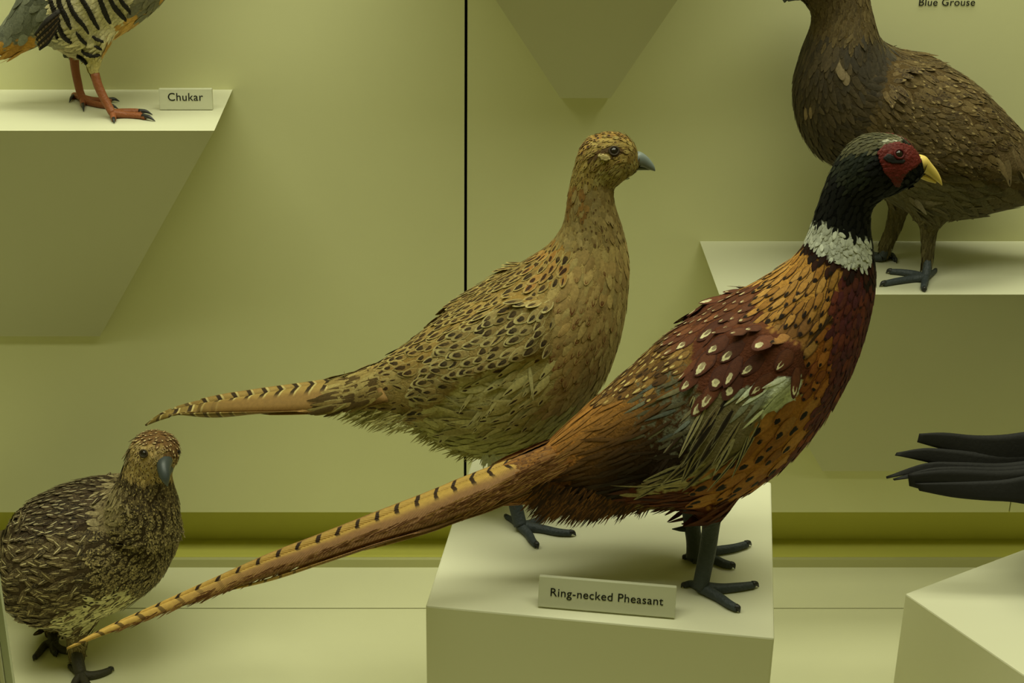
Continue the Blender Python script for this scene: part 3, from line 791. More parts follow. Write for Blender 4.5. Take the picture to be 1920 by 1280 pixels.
layers_m = [
  dict(L=.032, W=.0042, tip=.9, tilt=.05, c0=lambda x,y: grad(y-(1560-.72*x), [0,60,120,190], [(176,120,56),(138,94,42),(84,56,26),(44,29,16)]),
       c2=(60,40,20), fq=(0.3,0,0), pm=1.1),
  dict(poly=[(900,860),(1030,820),(1075,800),(1050,960),(930,960)], soft=4, L=.032, W=.0042, tip=.9, tilt=.05, c0=[(166,108,48),(150,94,40),(176,120,56)], c2=(84,54,24), fq=(.3,0,0)),
  # belly
  dict(poly=[(1170,915),(1290,905),(1330,930),(1400,900),(1450,900),(1420,1080),(1150,1080)], L=.022, W=.006, tip=.8, c0=[(92,42,18),(70,32,16),(110,56,22)], c2=(40,20,10), fq=(.3,0,0)),
  # lower back, mottled buff
  dict(poly=[(1120,760),(1160,690),(1240,610),(1300,600),(1320,650),(1310,710),(1260,720),(1200,745)], L=.014, W=.0075, tip=.35, c0=[(150,112,58),(120,84,40),(96,66,34)], c1=[(214,188,120),(52,32,16),(190,160,96)], c2=(74,48,24), fp=(.72,.34,.22), fq=(.8,.25,0)),
  # blue grey rump side
  dict(poly=[(1190,730),(1260,690),(1325,725),(1320,800),(1290,850),(1220,830)], soft=5, prob=.62, L=.026, W=.005, tip=.9, tilt=.04, c0=[(112,110,90),(102,106,98),(122,112,82),(98,90,66)], c2=(60,58,48), fq=(.3,0,0)),
  # flank orange with black spots
  dict(poly=[(1530,600),(1600,640),(1600,740),(1520,830),(1440,915),(1330,950),(1290,905),(1370,850),(1430,780),(1495,740),(1505,690)], L=.026, W=.013, tip=.2, tilt=.06, c0=[(174,114,48),(158,100,40),(184,126,58)], c1=dk, c2=(150,76,26), fp=(.84,.62,.19), fq=(.4,0,0), pm=1.12),
  dict(poly=[(1505,690),(1530,610),(1575,600),(1610,640),(1560,740),(1520,740)], L=.014, W=.009, tip=.2, c0=[(168,104,42),(140,78,32)], c1=dk, c2=(90,34,18), fp=(.92,.5,.12), fq=(.7,0,0)),
  # mantle, golden with dark tips
  dict(poly=[(1480,470),(1520,462),(1600,500),(1585,540),(1556,590),(1535,650),(1490,650),(1440,625),(1385,590),(1370,545),(1430,515)], L=.017, W=.0075, tip=.5, tilt=.10, c0=[(190,136,64),(172,118,50),(198,146,74)], c1=(34,20,10), c2=(64,36,14), fp=(.98,.75,.28), fq=(.95,.08,0), pm=1.0),
  dict(poly=[(1450,600),(1540,580),(1535,650),(1505,665),(1440,630)], L=.017, W=.010, tip=.2, tilt=.12, c0=[(156,108,56),(136,92,48),(170,124,66)], c1=(40,24,14), c2=(60,34,18), fp=(.98,.5,.16), fq=(.6,0,0)),
  # back, maroon with small cream marks
  dict(poly=[(1225,640),(1290,590),(1370,545),(1430,525),(1420,575),(1450,620),(1340,620),(1280,650)], L=.016, W=.009, tip=.4, tilt=.07, c0=[(106,60,38),(92,50,32),(118,70,42)], c1=(226,208,160), c2=(70,30,18), fp=(.80,.30,.14), fq=(.7,0,0), hollow=.6),
  # wing coverts, maroon with big cream drops
  dict(poly=[(1300,625),(1345,605),(1430,620),(1505,640),(1520,690),(1495,722),(1440,715),(1395,742),(1320,745),(1292,705)], L=.025, W=.0145, tip=.4, tilt=.085, c0=[(94,50,34),(84,44,30),(106,58,36)], c1=(230,218,172), c2=(70,32,22), fp=(.72,.46,.19), fq=(.7,0,0), hollow=.75, ang=lambda x,y: 128+rngj(len(x))*8),
  # pale patch
  dict(poly=[(1385,735),(1440,712),(1500,708),(1505,735),(1450,775),(1405,790)], L=.024, W=.006, tip=.8, tilt=.05, c0=[(196,200,178),(176,180,158),(212,214,192)], c2=(150,150,128), fq=(.4,0,0), ang=150, gain=1.5),
  dict(poly=[(1385,735),(1420,722),(1450,740),(1420,775),(1395,780)], L=.024, W=.006, tip=.8, tilt=.05, c0=[(140,144,124),(120,120,100),(160,160,138)], c2=(110,106,86), fq=(.4,0,0), ang=140, gain=1.3),
  # secondaries, dark and buff streaks hanging down
  dict(poly=[(1298,742),(1390,735),(1432,775),(1400,840),(1370,870),(1290,915),(1200,925),(1260,880),(1300,840)], L=.044, W=.0075, tip=.75, tilt=.045, c0=[(52,40,26),(60,48,30),(170,158,116),(122,104,70),(150,134,92)], c1=(34,26,16), c2=(176,164,124), fp=(.5,.35,.6), fq=(.55,0,0), ang=lambda x,y: np.interp(y,[735,800,900],[112,116,150]), pm=1.0),
  dict(poly=[(1190,915),(1290,880),(1400,850),(1380,875),(1290,915),(1200,930)], L=.05, W=.008, tip=.8, tilt=.03, c0=[(190,176,128),(170,152,104)], c2=(120,104,64), fq=(.4,0,0), ang=163),
  # breast, purple maroon
  dict(poly=[(1562,560),(1580,505),(1700,500),(1700,620),(1650,720),(1560,800),(1505,850),(1520,800),(1548,730),(1572,670),(1560,620)], L=.012, W=.007, tip=.4, tilt=.04, pm=.85, c0=[(96,46,36),(92,40,44),(112,52,38),(90,42,50)], c1=(44,14,16), c2=(58,20,24), fp=(1.0,.8,.12), fq=(.5,0,0)),
  dict(poly=[(1530,800),(1600,700),(1640,720),(1500,900),(1450,930),(1440,905)], L=.014, W=.010, tip=.2, tilt=.06, c0=[(140,66,28),(104,42,24)], c1=dk, c2=(80,30,18), fp=(.9,.4,.16), fq=(.5,0,0)),
  # dark band below the ring, ring, neck
  dict(poly=[(1498,470),(1512,445),(1650,490),(1650,530),(1600,518),(1550,500)], L=.010, W=.006, tip=.4, c0=[(46,20,16),(60,28,14),(34,16,14)], c2=(30,14,12), fq=(.3,0,0), soft=.5),
  dict(poly=[(1500,462),(1516,408),(1545,420),(1575,432),(1605,443),(1636,446),(1634,480),(1628,503),(1592,500),(1562,487),(1538,471),(1516,452)], L=.0065, W=.0040, tip=.3, tilt=.10, jang=.6, pm=.85, c0=[(216,216,202),(204,204,190)], c2=(188,188,172), fq=(.4,0,0), soft=.35),
  dict(poly=[(1632,440),(1660,440),(1660,505),(1640,505),(1633,480)], L=.008, W=.005, c0=(18,14,18), c2=(14,12,14), soft=.2),
  dict(poly=[(1510,412),(1545,420),(1575,432),(1605,443),(1660,447),(1760,360),(1760,230),(1560,230)], L=.008, W=.0045, tip=.4, tilt=.02, c0=[(12,13,11),(9,10,11),(13,15,12)], c2=(12,14,12), soft=.3),
  # green gloss on the nape, olive crown
  dict(poly=[(1566,310),(1590,275),(1640,285),(1640,330),(1600,350),(1570,345)], L=.006, W=.0035, tip=.5, tilt=.02, c0=[(36,40,30),(26,31,23),(44,46,34)], c2=(28,32,24), soft=2.5),
  dict(poly=[(1580,288),(1606,255),(1640,240),(1690,243),(1720,272),(1690,268),(1660,272),(1640,282),(1610,287)], L=.006, W=.003, tip=.5, tilt=.02, c0=[(86,82,58),(78,74,50),(94,88,62)], c2=(70,66,46), soft=.5),
  dict(poly=[(1652,262),(1690,256),(1702,264),(1672,267),(1655,271)], L=.004, W=.0026, c0=[(190,186,164),(120,112,84)], c2=(90,86,60), soft=.4),
]
_r = np.random.default_rng(3)
def rngj(n): return _r.normal(0,1,n)
plume(cock, layers_m, GM, n_cand=60000, space=.60, nsingle=260, seed=11)
# face
patch(cock, 'wattle', [(1643,285),(1656,273),(1680,267),(1704,274),(1718,287),(1726,303),(1716,314),(1702,321),(1692,333),(1686,349),(1677,349),(1668,334),(1656,322),(1648,303)], M_RED, 0.0022)
patch(cock, 'ear_tuft', [(1653,297),(1662,288),(1673,291),(1682,300),(1696,299),(1692,306),(1672,307),(1658,303)], M_BLACKF, 0.0028)
eye(cock, 1683, 290, .0042, M_LIDRED, lift=.0022)
ub = loft([(1726,289,1710,321,1.0),(1737,293,1720,323,.95),(1747,306,1738,328,.72),(1757,319,1750,336,.7),(1764,333,1760,343,.7),(1767,346,1766,348,.7)], YM, seg=16)
mesh_obj('upper_beak', ub[0], ub[1], M_BEAKY, cock.root, True)
lb = loft([(1708,318,1710,328,1.9),(1722,321,1721,333,1.5),(1742,331,1738,340,.9),(1756,340,1754,344,.8)], YM, seg=14)
mesh_obj('lower_beak', lb[0], lb[1], M_BEAKY, cock.root, True)
# legs
def mk_leg(b, z, top_px, Yt, mids, foot, r, toes, mat, claw, extra=None, name='leg', cf=0.75, r0=1.5):
    f = at_z(foot[0], foot[1], z+0.006)
    top = at_y(top_px[0], top_px[1], Yt)
    js = []
    for k, (mx, my) in enumerate(mids):
        t = (k+1)/(len(mids)+1); js.append(at_y(mx, my, Yt*(1-t)+f[1]*t))
    n = len(js)
    rads = [r*r0]+[r*(1.15-0.15*k/max(1,n)) for k in range(n)]+[r*1.05]
    return leg(b, name, top, js+[f], rads, toes, mat, claw, z, extra=extra, cf=cf)
def spur(px, py, Y, dx, dz, r=0.0035):
    p = at_y(px, py, Y); return tube([p, p+np.array([dx*.5, -.002, dz*.35]), p+np.array([dx,-.003,dz])], [r, r*.7, .0004], 8, 4)
def toes(*a): return [(list(p), r) for p, r in a]
mk_leg(cock, ZB, (1337,930), YM-.028, [(1333,985),(1327,1030),(1319,1070)], (1313,1100), .0068,
    toes(([(1350,1103),(1385,1100),(1423,1100)], .0047), ([(1345,1118),(1368,1133),(1387,1148)], .0047), ([(1296,1094),(1277,1101)], .0036), ([(1322,1085),(1327,1072)], .003)), M_LEGBLUE, M_CLAW)
mk_leg(cock, ZB, (1295,930), YM+.026, [(1298,985),(1301,1010),(1301,1030)], (1300,1046), .0066,
    toes(([(1335,1034),(1375,1027),(1409,1022)], .0046), ([(1335,1048),(1357,1056),(1378,1066)], .0046), ([(1290,1043),(1280,1048)], .0034)), M_LEGBLUE, M_CLAW,
    extra=[spur(1292,990,YM+.024,-.016,.001)])
# tail: central pair folded like a roof, shorter pairs under it
mr = [(1030,832),(950,868),(900,889),(850,911),(800,931),(700,975),(600,1014),(500,1051),(400,1092),(300,1134),(200,1176),(125,1214)]
me_ = [(1060,880),(980,915),(915,944),(860,962),(800,985),(705,1012),(603,1046),(503,1078),(403,1112),(303,1149),(202,1186),(125,1216)]
def ytail(x): return YM - .13*float(np.clip((1030-x)/905, 0, 1))     # the tail swings a little towards the glass
half = [.016,.028,.032,.031,.029,.026,.022,.018,.013,.009,.005,.001]
mvane(cock, 'tail_feather', mr, me_, [ytail(p[0]) for p in mr], [ytail(p[0])-h_ for p, h_ in zip(mr, half)], M_TAILM, camber=.006)
for k, (e_, dy, ln) in enumerate(((8,.004,9),(13,.007,7))):
    rr = [(x+6, y+30+e_*.6) for x, y in mr[:ln]]; rr[-1] = (me_[ln-1][0]-10, me_[ln-1][1]+2)
    ee = [(x+4, y+e_) for x, y in me_[:ln]]; ee[-1] = (me_[ln-1][0]-14, me_[ln-1][1]+4)
    hh = [.012]+[.034-dy]*(ln-4)+[.028-dy,.022-dy,.016-dy]
    vane(cock, 'tail_feather', rr, ee, [ytail(p[0])-.010 for p in rr], [ytail(p[0])-h_ for p, h_ in zip(rr, hh)], M_TAILM, camber=.003)
# loose barbs hanging from the lower tail edge and rump
rg = np.random.default_rng(5); P=[]; Dd=[]; Nv=[]; Ls=[]; Ws=[]; Cs=[]
E = catmull(me_, 30)
for i in range(900):
    t = rg.beta(1.0,1.7); q = E[int(t*(len(E)-1)*.93)]; up = rg.random()**1.5*(44*(1-t)+3)
    y = ytail(q[0])-.034*(1-t)-.002
    P.append(at_y(q[0]+up*.35+rg.normal(0,2), q[1]-up+2, y-.0045)); sgn = rg.normal(0,.12)
    Dd.append([-.88, -.05, -.55+sgn]); Nv.append([0,-1,.25]); Ls.append((.022-.012*t)*rg.uniform(.6,1.2)); Ws.append(.0013)
    Cs.append([(176,126,84),(150,100,66),(196,146,90),(132,84,54)][rg.integers(4)])
for i in range(520):
    x = rg.uniform(1000,1235); yb = np.interp(x,[1000,1040,1110,1170,1235],[930,946,955,945,935]); up = rg.random()**2*40
    P.append(at_y(x, yb-up, YM-.035)); Dd.append([-.55+rg.normal(0,.15),0,-.8]); Nv.append([0,-1,.3]); Ls.append(.022*rg.uniform(.6,1.2)); Ws.append(.0022)
    Cs.append([(74,44,20),(58,34,16),(96,58,24),(120,76,32)][rg.integers(4)])
for i in range(160):
    x = rg.uniform(1180,1300); P.append(at_y(x, 945-rg.random()*12, YM-.035)); Dd.append([-.9,0,-.35+rg.normal(0,.1)]); Nv.append([0,-1,.3]); Ls.append(.025*rg.uniform(.6,1.1)); Ws.append(.0024)
    Cs.append([(90,46,22),(70,36,18),(150,130,80)][rg.integers(3)])
strands(cock, P, Dd, Nv, Ls, Ws, Cs, GM, 'loose_barbs')
def coverts(bird, ridge, edge, k0, k1, n, depth, L, W, cols, gain, tip, yf=None):
    A, B = catmull(ridge, 20), catmull(edge, 20); P=[];Dd=[];Nv=[];Cs=[]
    for i in range(n):
        k = int(rg.uniform(k0, k1)); u = rg.random(); q = A[k]*(1-u)+B[k]*u; d = A[k+1]-A[k]; d = d/np.linalg.norm(d)
        for s in (1,-1):
            y0_ = yf(q[0]) if yf else bird.Y; p = at_y(q[0], q[1], y0_-depth*u-.003); p[1] = y0_ - (depth*u+.003)*(1 if s > 0 else -.45)
            nn_ = np.array([0,-s*(.25+u),.9-u*.7]); P.append(p + nn_*.004*(1-abs(2*u-1))); Dd.append([d[0]+rg.normal(0,.06), rg.normal(0,.04), -d[1]*1.12+rg.normal(0,.06)]); Nv.append(nn_); Cs.append(cols[rg.integers(len(cols))])
    m = len(P); strands(bird, P, Dd, Nv, L*(1+rg.normal(0,.15,m)), np.full(m, W), Cs, gain, 'tail_coverts', tip=tip, tilt=.04)
coverts(cock, mr, me_, 0, 17, 300, .034, .030, .0034, [(162,110,52),(146,96,44),(132,86,44),(156,110,62),(120,80,46)], GM, .85, ytail)

# ================================================================== hen pheasant
YH = 1.375
hst = [(648,708,652,768,.9),(690,690,705,790,.85),(735,660,770,796,.82),(785,622,830,832,.82),(840,579,890,854,.82),(895,542,960,856,.82),(945,508,1030,830,.82),
       (990,482,1095,768,.82),(1025,459,1143,697,.82),(1046,434,1170,612,.82),(1056,414,1180,532,.82),(1061,392,1178,472,.8),(1065,363,1166,423,.8),
       (1071,333,1153,381,.8),(1078,304,1153,351,.78),(1087,278,1170,338,.74),(1103,259,1186,327,.72),(1130,249,1195,319,.7),(1160,248,1199,313,.66),(1184,262,1200,307,.6),(1195,283,1198,300,.5)]
hb, hf, hsp = loft(hst, YH)
hth = [loft([(890,760,1010,780,.7),(905,820,995,825,.7),(925,855,985,857,.7),(950,880,980,882,.7)], YH, yoff=s, seg=16)[:2] for s in (-.03,.03)]
hw_ = [(1040,600,1050,680,.25),(990,560,1020,720,.24),(920,570,960,760,.22),(850,620,880,780,.2),(790,690,800,790,.2),(765,745,770,800,.2)]
hwl = loft(hw_, YH, yoff=-.066, seg=20)
hen = Bird('pheasant_hen', tuple(at_z(978,985,ZB)*np.array([1,0,0])+np.array([0,YH,ZB])), YH,
    'mounted buff hen pheasant with speckled wings and grey beak behind the cock', 'pheasant', [(hb,hf)]+hth, hsp, bulge=[([(1040,560),(1040,670),(960,700),(860,740),(790,800),(765,795),(770,720),(840,610),(960,545)], .007, 26)])
GH = np.array([.75, .82, .78])
layers_h = [
  dict(L=.018, W=.010, tip=.4, tilt=.06, c0=[(178,158,98),(168,146,88)], c2=(150,130,76), fq=(.3,0,0)),
  # breast
  dict(poly=[(1000,440),(1100,430),(1200,430),(1200,650),(1120,760),(1020,840),(980,800),(1040,680),(1030,560)], L=.016, W=.009, tip=.5, tilt=.035, jang=.25, c0=[(182,152,96),(172,140,88),(186,158,102)], c2=(168,136,84), fq=(.3,0,0), pm=.8),
  dict(poly=[(1020,470),(1130,480),(1150,600),(1120,700),(1060,740),(1030,640)], prob=.62, L=.016, W=.0095, tip=.4, tilt=.04, c0=[(180,148,94),(170,136,84)], c1=[(112,66,34),(138,92,54)], c2=(158,120,76), fp=(.84,.55,.20), fq=(.1,0,0), hollow=.8),
  # belly
  dict(poly=[(780,830),(860,780),(1000,790),(1100,740),(1050,860),(900,900),(780,850)], L=.02, W=.008, tip=.7, tilt=.05, c0=[(184,172,106),(174,160,94),(190,176,116)], c2=(150,136,76), fq=(.2,0,0)),
  # rump and tail base
  dict(poly=[(600,700),(700,680),(760,640),(800,620),(790,720),(780,800),(640,800)], L=.016, W=.008, tip=.35, tilt=.08, c0=[(168,138,82),(152,122,68),(178,150,94)], c1=(66,44,20), c2=(186,166,112), fp=(.6,.30,.24), fq=(.5,0,0)),
  dict(poly=[(630,765),(700,760),(760,775),(755,815),(640,815)], L=.024, W=.006, tip=.8, tilt=.05, c0=[(196,178,122),(180,160,104)], c2=(150,130,80), fq=(.2,0,0)),
  # flank, fluffy with dark drops
  dict(poly=[(770,740),(860,700),(960,660),(1040,640),(1050,720),(1000,800),(880,820),(790,810)], L=.026, W=.009, tip=.6, tilt=.08, jang=.3, c0=[(186,168,112),(172,152,94),(196,180,124)], c1=(60,42,22), c2=(200,184,132), fp=(.8,.34,.12), fq=(.3,0,0)),
  dict(poly=[(840,700),(990,680),(1000,740),(850,800)], prob=.5, L=.03, W=.005, tip=.8, tilt=.1, jang=.5, c0=[(204,188,134),(190,172,116)], c2=(180,160,104), fq=(.2,0,0)),
  # wing
  dict(poly=[(760,700),(840,600),(960,540),(1035,530),(1045,600),(1040,660),(960,680),(860,720),(790,790)], L=.017, W=.0095, tip=.4, tilt=.08, jang=.2, c0=[(150,122,72),(160,134,84),(140,112,64)], c1=[(44,30,14),(60,42,20)], c2=(204,186,130), fp=(.62,.5,.26), fq=(.5,.12,0), hollow=.15),
  # mantle and back: dark centres with pale borders
  dict(poly=[(720,660),(800,600),(880,540),(980,480),(1040,440),(1075,455),(1055,520),(1010,560),(930,580),(850,630),(790,690),(740,700)], L=.016, W=.009, tip=.4, tilt=.09, jang=.18, c0=[(158,124,68),(146,112,58)], c1=[(48,32,14),(60,38,16)], c2=(198,174,112), fp=(.60,.56,.28), fq=(.6,.1,0), hollow=.12),
  dict(poly=[(990,480),(1030,450),(1070,450),(1060,520),(1010,540)], prob=.6, L=.015, W=.010, tip=.3, tilt=.13, c0=[(172,126,66),(162,112,54)], c1=(64,36,14), c2=(186,156,98), fp=(.6,.4,.25), fq=(.8,0,0)),
  # neck
  dict(poly=[(1040,440),(1060,390),(1065,330),(1170,330),(1165,400),(1182,440),(1120,455),(1070,470)], L=.010, W=.006, tip=.4, tilt=.035, c0=[(156,130,80),(146,118,70),(162,136,88)], pm=.8, c1=(104,76,42), c2=(166,138,90), fp=(.9,.5,.16), fq=(.4,0,0)),
  dict(poly=[(1058,400),(1068,320),(1100,320),(1095,400)], prob=.6, L=.009, W=.006, tip=.2, tilt=.05, c0=[(152,112,58),(140,98,48)], c2=(160,124,72), fq=(.4,0,0)),
  # head
  dict(poly=[(1060,345),(1085,270),(1110,240),(1170,235),(1215,270),(1215,320),(1160,345)], L=.007, W=.0042, tip=.3, tilt=.05, c0=[(162,132,70),(150,118,60),(172,144,82)], c1=(92,64,28), c2=(180,154,92), fp=(.8,.4,.2), fq=(.4,0,0), soft=.5),
  dict(poly=[(1130,315),(1200,305),(1190,330),(1150,350),(1110,340)], L=.007, W=.004, tip=.4, tilt=.04, c0=[(186,164,104),(174,150,92)], c2=(160,134,80), fq=(.3,0,0), soft=.5),
  dict(poly=[(1080,282),(1095,258),(1120,243),(1160,240),(1192,262),(1196,275),(1160,256),(1120,262),(1095,282)], L=.006, W=.0042, tip=.2, tilt=.10, c0=[(164,126,64),(146,106,50)], c1=(56,34,14), c2=(190,154,94), fp=(.7,.6,.24), fq=(.3,0,0), soft=.5),
  dict(poly=[(1100,296),(1130,278),(1160,274),(1182,288),(1160,292),(1130,285),(1108,302)], L=.006, W=.0032, tip=.4, tilt=.03, c0=[(92,66,36),(110,80,42)], c2=(80,56,30), soft=.3),
  dict(poly=[(1120,292),(1134,286),(1145,294),(1144,301),(1130,301)], L=.005, W=.0035, tip=.3, tilt=.03, c0=(214,192,130), c2=(196,172,110), soft=.15),
]
plume(hen, layers_h, GH, n_cand=60000, space=.60, nsingle=260, seed=12)
M_CHEEK = plain('pale_cheek_feathers', (0.42, 0.34, 0.15), .8, .1, 400, .3)
patch(hen, 'cheek_patch', [(1121,291),(1131,287),(1142,292),(1145,299),(1136,302),(1127,299)], M_CHEEK, 0.0028, step=1.5)
eye(hen, 1151, 283, .0042, M_LID)
ub = loft([(1190,284,1182,311,1.0),(1201,284,1192,312,.9),(1212,291,1206,314,.72),(1221,301,1216,318,.7),(1227,311,1224,320,.7),(1229,319,1228,321,.7)], YH, seg=16)
mesh_obj('upper_beak', ub[0], ub[1], M_BEAKG, hen.root, True)
lb = loft([(1174,308,1176,316,2.2),(1192,311,1192,319,1.6),(1208,314,1208,319,.9),(1218,317,1218,319,.8)], YH, seg=14)
mesh_obj('lower_beak', lb[0], lb[1], M_BEAKG, hen.root, True)
mk_leg(hen, ZB, (962,865), YH-.03, [(964,905),(966,940),(971,965)], (976,985), .0062,
    toes(([(1010,990),(1045,997),(1080,1004)], .0043), ([(990,1000),(998,1013),(1009,1029)], .0043), ([(998,980),(1015,972),(1029,965)], .0038), ([(962,975),(945,969)], .0034)), M_LEGBLUE, M_CLAW)
mk_leg(hen, ZB, (1030,845), YH+.03, [(1040,885),(1050,915)], (1058,940), .0062,
    toes(([(1090,944),(1130,950)], .0043), ([(1080,955),(1100,970)], .0043), ([(1085,935),(1110,925)], .0038), ([(1045,935),(1030,930)], .0034)), M_LEGBLUE, M_CLAW)
hr = [(700,684),(650,707),(600,717),(500,735),(400,753),(340,766),(300,779),(272,796)]
he = [(720,745),(645,763),(592,767),(498,769),(398,771),(338,776),(300,786),(272,797)]
mvane(hen, 'tail_feather', hr, he, [YH]*8, [YH-.012,YH-.028,YH-.031,YH-.026,YH-.018,YH-.012,YH-.007,YH-.001], M_TAILH, camber=.005)
for e_, dy, ln in ((4,.004,6),(7,.008,5)):
    rr = [(x+8, y+26) for x, y in hr[:ln]]; ee = [(x+8, y+e_) for x, y in he[:ln]]
    rr[-1] = (he[ln-1][0]+2, he[ln-1][1]-2); ee[-1] = (he[ln-1][0]-4, he[ln-1][1]+1)
    vane(hen, 'tail_feather', rr, ee, YH-.012+dy, [YH-.036+dy]*(ln-2)+[YH-.028+dy,YH-.02+dy], M_TAILH, camber=.003)
P=[];Dd=[];Nv=[];Ls=[];Ws=[];Cs=[]
for i in range(280):
    x = rg.uniform(640,950); yb = np.interp(x,[640,700,735,775,820,860,910,950],[770,792,800,800,828,846,856,856])
    P.append(at_y(x, yb-rg.random()**2*30, YH-.02-rg.random()*.02)); Dd.append([-.75+rg.normal(0,.2),0,-.5+rg.normal(0,.15)]); Nv.append([0,-1,.4]); Ls.append(.014*rg.uniform(.6,1.2)); Ws.append(.0018)
    Cs.append([(190,174,112),(176,160,98),(200,186,130)][rg.integers(3)])
for i in range(60):   # white tuft over the thigh
    P.append(at_y(rg.uniform(905,948), rg.uniform(846,860), YH-.045)); Dd.append([rg.normal(-.2,.3),0,-1]); Nv.append([0,-1,.2]); Ls.append(.012); Ws.append(.0022); Cs.append((220,214,180))
strands(hen, P, Dd, Nv, Ls, Ws, Cs, GH, 'loose_barbs')
coverts(hen, hr, he, 0, 26, 200, .036, .028, .006, [(170,142,84),(152,124,70),(180,154,96),(96,72,36)], GH, .6)

# ================================================================== brown grouse on the right shelf
YG = 1.668
gst = [(1985,318,1940,372,.9),(1950,275,1905,385,.9),(1905,228,1855,398,.85),(1852,173,1797,411,.8),(1800,134,1735,412,.78),(1745,112,1672,384,.78),(1702,94,1612,345,.78),
       (1668,80,1557,311,.8),(1653,68,1517,280,.82),(1643,46,1492,226,.84),(1636,20,1488,160,.85),(1630,-5,1505,96,.84),(1624,-35,1520,52,.82),(1616,-62,1519,22,.8),
       (1600,-85,1503,3,.75),(1570,-97,1490,-8,.72),(1535,-93,1482,-17,.7),(1505,-75,1478,-28,.6),(1490,-52,1480,-38,.45)]
gb, gf, gsp = loft(gst, YG)
gw = [(1655,150,1640,260,.22),(1700,125,1670,320,.2),(1770,150,1730,330,.2),(1840,210,1800,335,.2),(1890,270,1860,340,.2),(1940,325,1930,352,.2)]
gwl = loft(gw, YG, yoff=-.070, seg=20)
gth = [loft([(1790,380,1680,360,.8),(1775,410,1705,400,.8),(1762,425,1722,422,.8),(1755,450,1726,450,.8),(1752,480,1727,480,.8),(1748,505,1728,505,.8)], YG, yoff=-.026, seg=16)[:2],
       loft([(1730,360,1640,340,.8),(1715,385,1660,375,.8),(1702,400,1665,395,.8),(1690,430,1660,425,.8),(1678,455,1650,450,.8),(1668,478,1645,475,.8)], YG, yoff=.022, seg=16)[:2]]
grouse = Bird('grouse', tuple(at_z(1735,525,ZS_R)*np.array([1,0,0])+np.array([0,YG,ZS_R])), YG,
    'mounted greyish brown grouse facing left on the right wedge shelf', 'grouse', [(gb,gf)]+gth, gsp, bulge=[([(1640,180),(1680,110),(1760,110),(1850,170),(1900,260),(1960,345),(1890,345),(1760,328),(1670,310),(1640,260)], .009, 30)])
GG = .55
layers_g = [
  dict(L=.020, W=.010, tip=.4, tilt=.07, c0=[(112,98,64),(100,88,58),(122,108,72)], c2=(140,124,84), fq=(.3,.3,0)),
  dict(poly=[(1480,60),(1640,60),(1680,130),(1650,200),(1640,300),(1600,360),(1480,300)], L=.018, W=.008, tip=.5, tilt=.03, jang=.25, pm=.8, c0=[(86,74,52),(76,66,50),(96,82,58)], c2=(116,100,70), fq=(.35,.1,0)),
  dict(poly=[(1580,70),(1690,90),(1680,150),(1600,160)], L=.018, W=.008, tip=.5, tilt=.03, jang=.25, pm=.8, soft=4, c0=[(84,75,60),(76,68,56)], c2=(104,92,70), fq=(.3,.1,0)),
  dict(poly=[(1500,-120),(1650,-120),(1640,60),(1600,80),(1500,60)], L=.011, W=.005, tip=.5, tilt=.03, pm=.85, c0=[(100,82,48),(112,94,58),(88,72,42)], c2=(140,120,78), fq=(.5,.2,0)),
  dict(poly=[(1660,140),(1680,85),(1760,105),(1850,160),(1930,240),(1960,340),(1880,350),(1760,320),(1650,300)], L=.015, W=.0075, tip=.5, tilt=.07, jang=.3, c0=[(120,98,58),(98,78,46),(80,62,38)], c1=[(190,166,112),(50,38,22)], c2=(146,124,80), fp=(.85,.34,.13), fq=(.4,.5,0)),
  dict(poly=[(1620,200),(1700,180),(1800,230),(1840,330),(1720,330),(1630,290)], L=.012, W=.006, tip=.5, tilt=.10, c0=[(104,86,52),(92,76,46),(118,98,62)], c2=(136,114,74), fq=(.3,.35,0)),
  dict(poly=[(1840,330),(1880,270),(1930,270),(1960,400),(1900,360)], L=.04, W=.010, tip=.5, tilt=.03, c0=[(120,98,66),(96,78,50),(150,128,90)], c2=(160,140,100), fq=(.6,0,0), ang=38),
  dict(poly=[(1600,340),(1700,330),(1800,350),(1860,360),(1800,425),(1720,420)], L=.020, W=.007, tip=.7, tilt=.03, jang=.3, pm=.85, c0=[(118,108,74),(106,98,66),(128,116,82)], c2=(142,132,96), fq=(.3,.25,0)),
  dict(poly=[(1620,385),(1800,415),(1780,520),(1620,520)], L=.010, W=.004, tip=.7, tilt=.05, c0=[(128,116,76),(114,102,66),(140,128,88)], c2=(100,90,58), fq=(.3,.2,0), ang=95),
  dict(poly=[(1556,112),(1566,104),(1586,125),(1592,140),(1575,142),(1562,130)], L=.018, W=.010, tip=.2, tilt=.1, c0=(170,150,114), c2=(140,120,88), soft=.2, ang=60),
  dict(poly=[(1508,190),(1516,188),(1522,206),(1510,206)], L=.014, W=.007, tip=.2, tilt=.1, c0=(170,146,104), c2=(140,116,80), soft=.2, ang=75),
]
plume(grouse, layers_g, GG, n_cand=60000, space=.60, nsingle=200, seed=13)
bk = tube([at_y(1492,-34,YG), at_y(1480,-22,YG), at_y(1473,-6,YG), at_y(1471,5,YG)], [.011,.009,.005,.0006], 12, 5)
mesh_obj('upper_beak', bk[0], bk[1], M_BEAKD, grouse.root, True)
lbk = tube([at_y(1500,-14,YG), at_y(1488,-8,YG), at_y(1477,2,YG)], [.008,.006,.001], 12, 5); mesh_obj('lower_beak', lbk[0], lbk[1], M_BEAKD, grouse.root, True)
eye(grouse, 1535, -55, .0055, M_LID)
mk_leg(grouse, ZS_R, (1740,480), YG-.026, [(1738,505)], (1735,520), .0042,
    toes(([(1715,522),(1680,527),(1649,537)], .0042), ([(1715,514),(1690,510),(1661,512)], .0042), ([(1734,530),(1732,538),(1733,547)], .0040), ([(1746,513),(1756,508)], .0034)), M_LEGBLUE, M_CLAW, r0=.8)
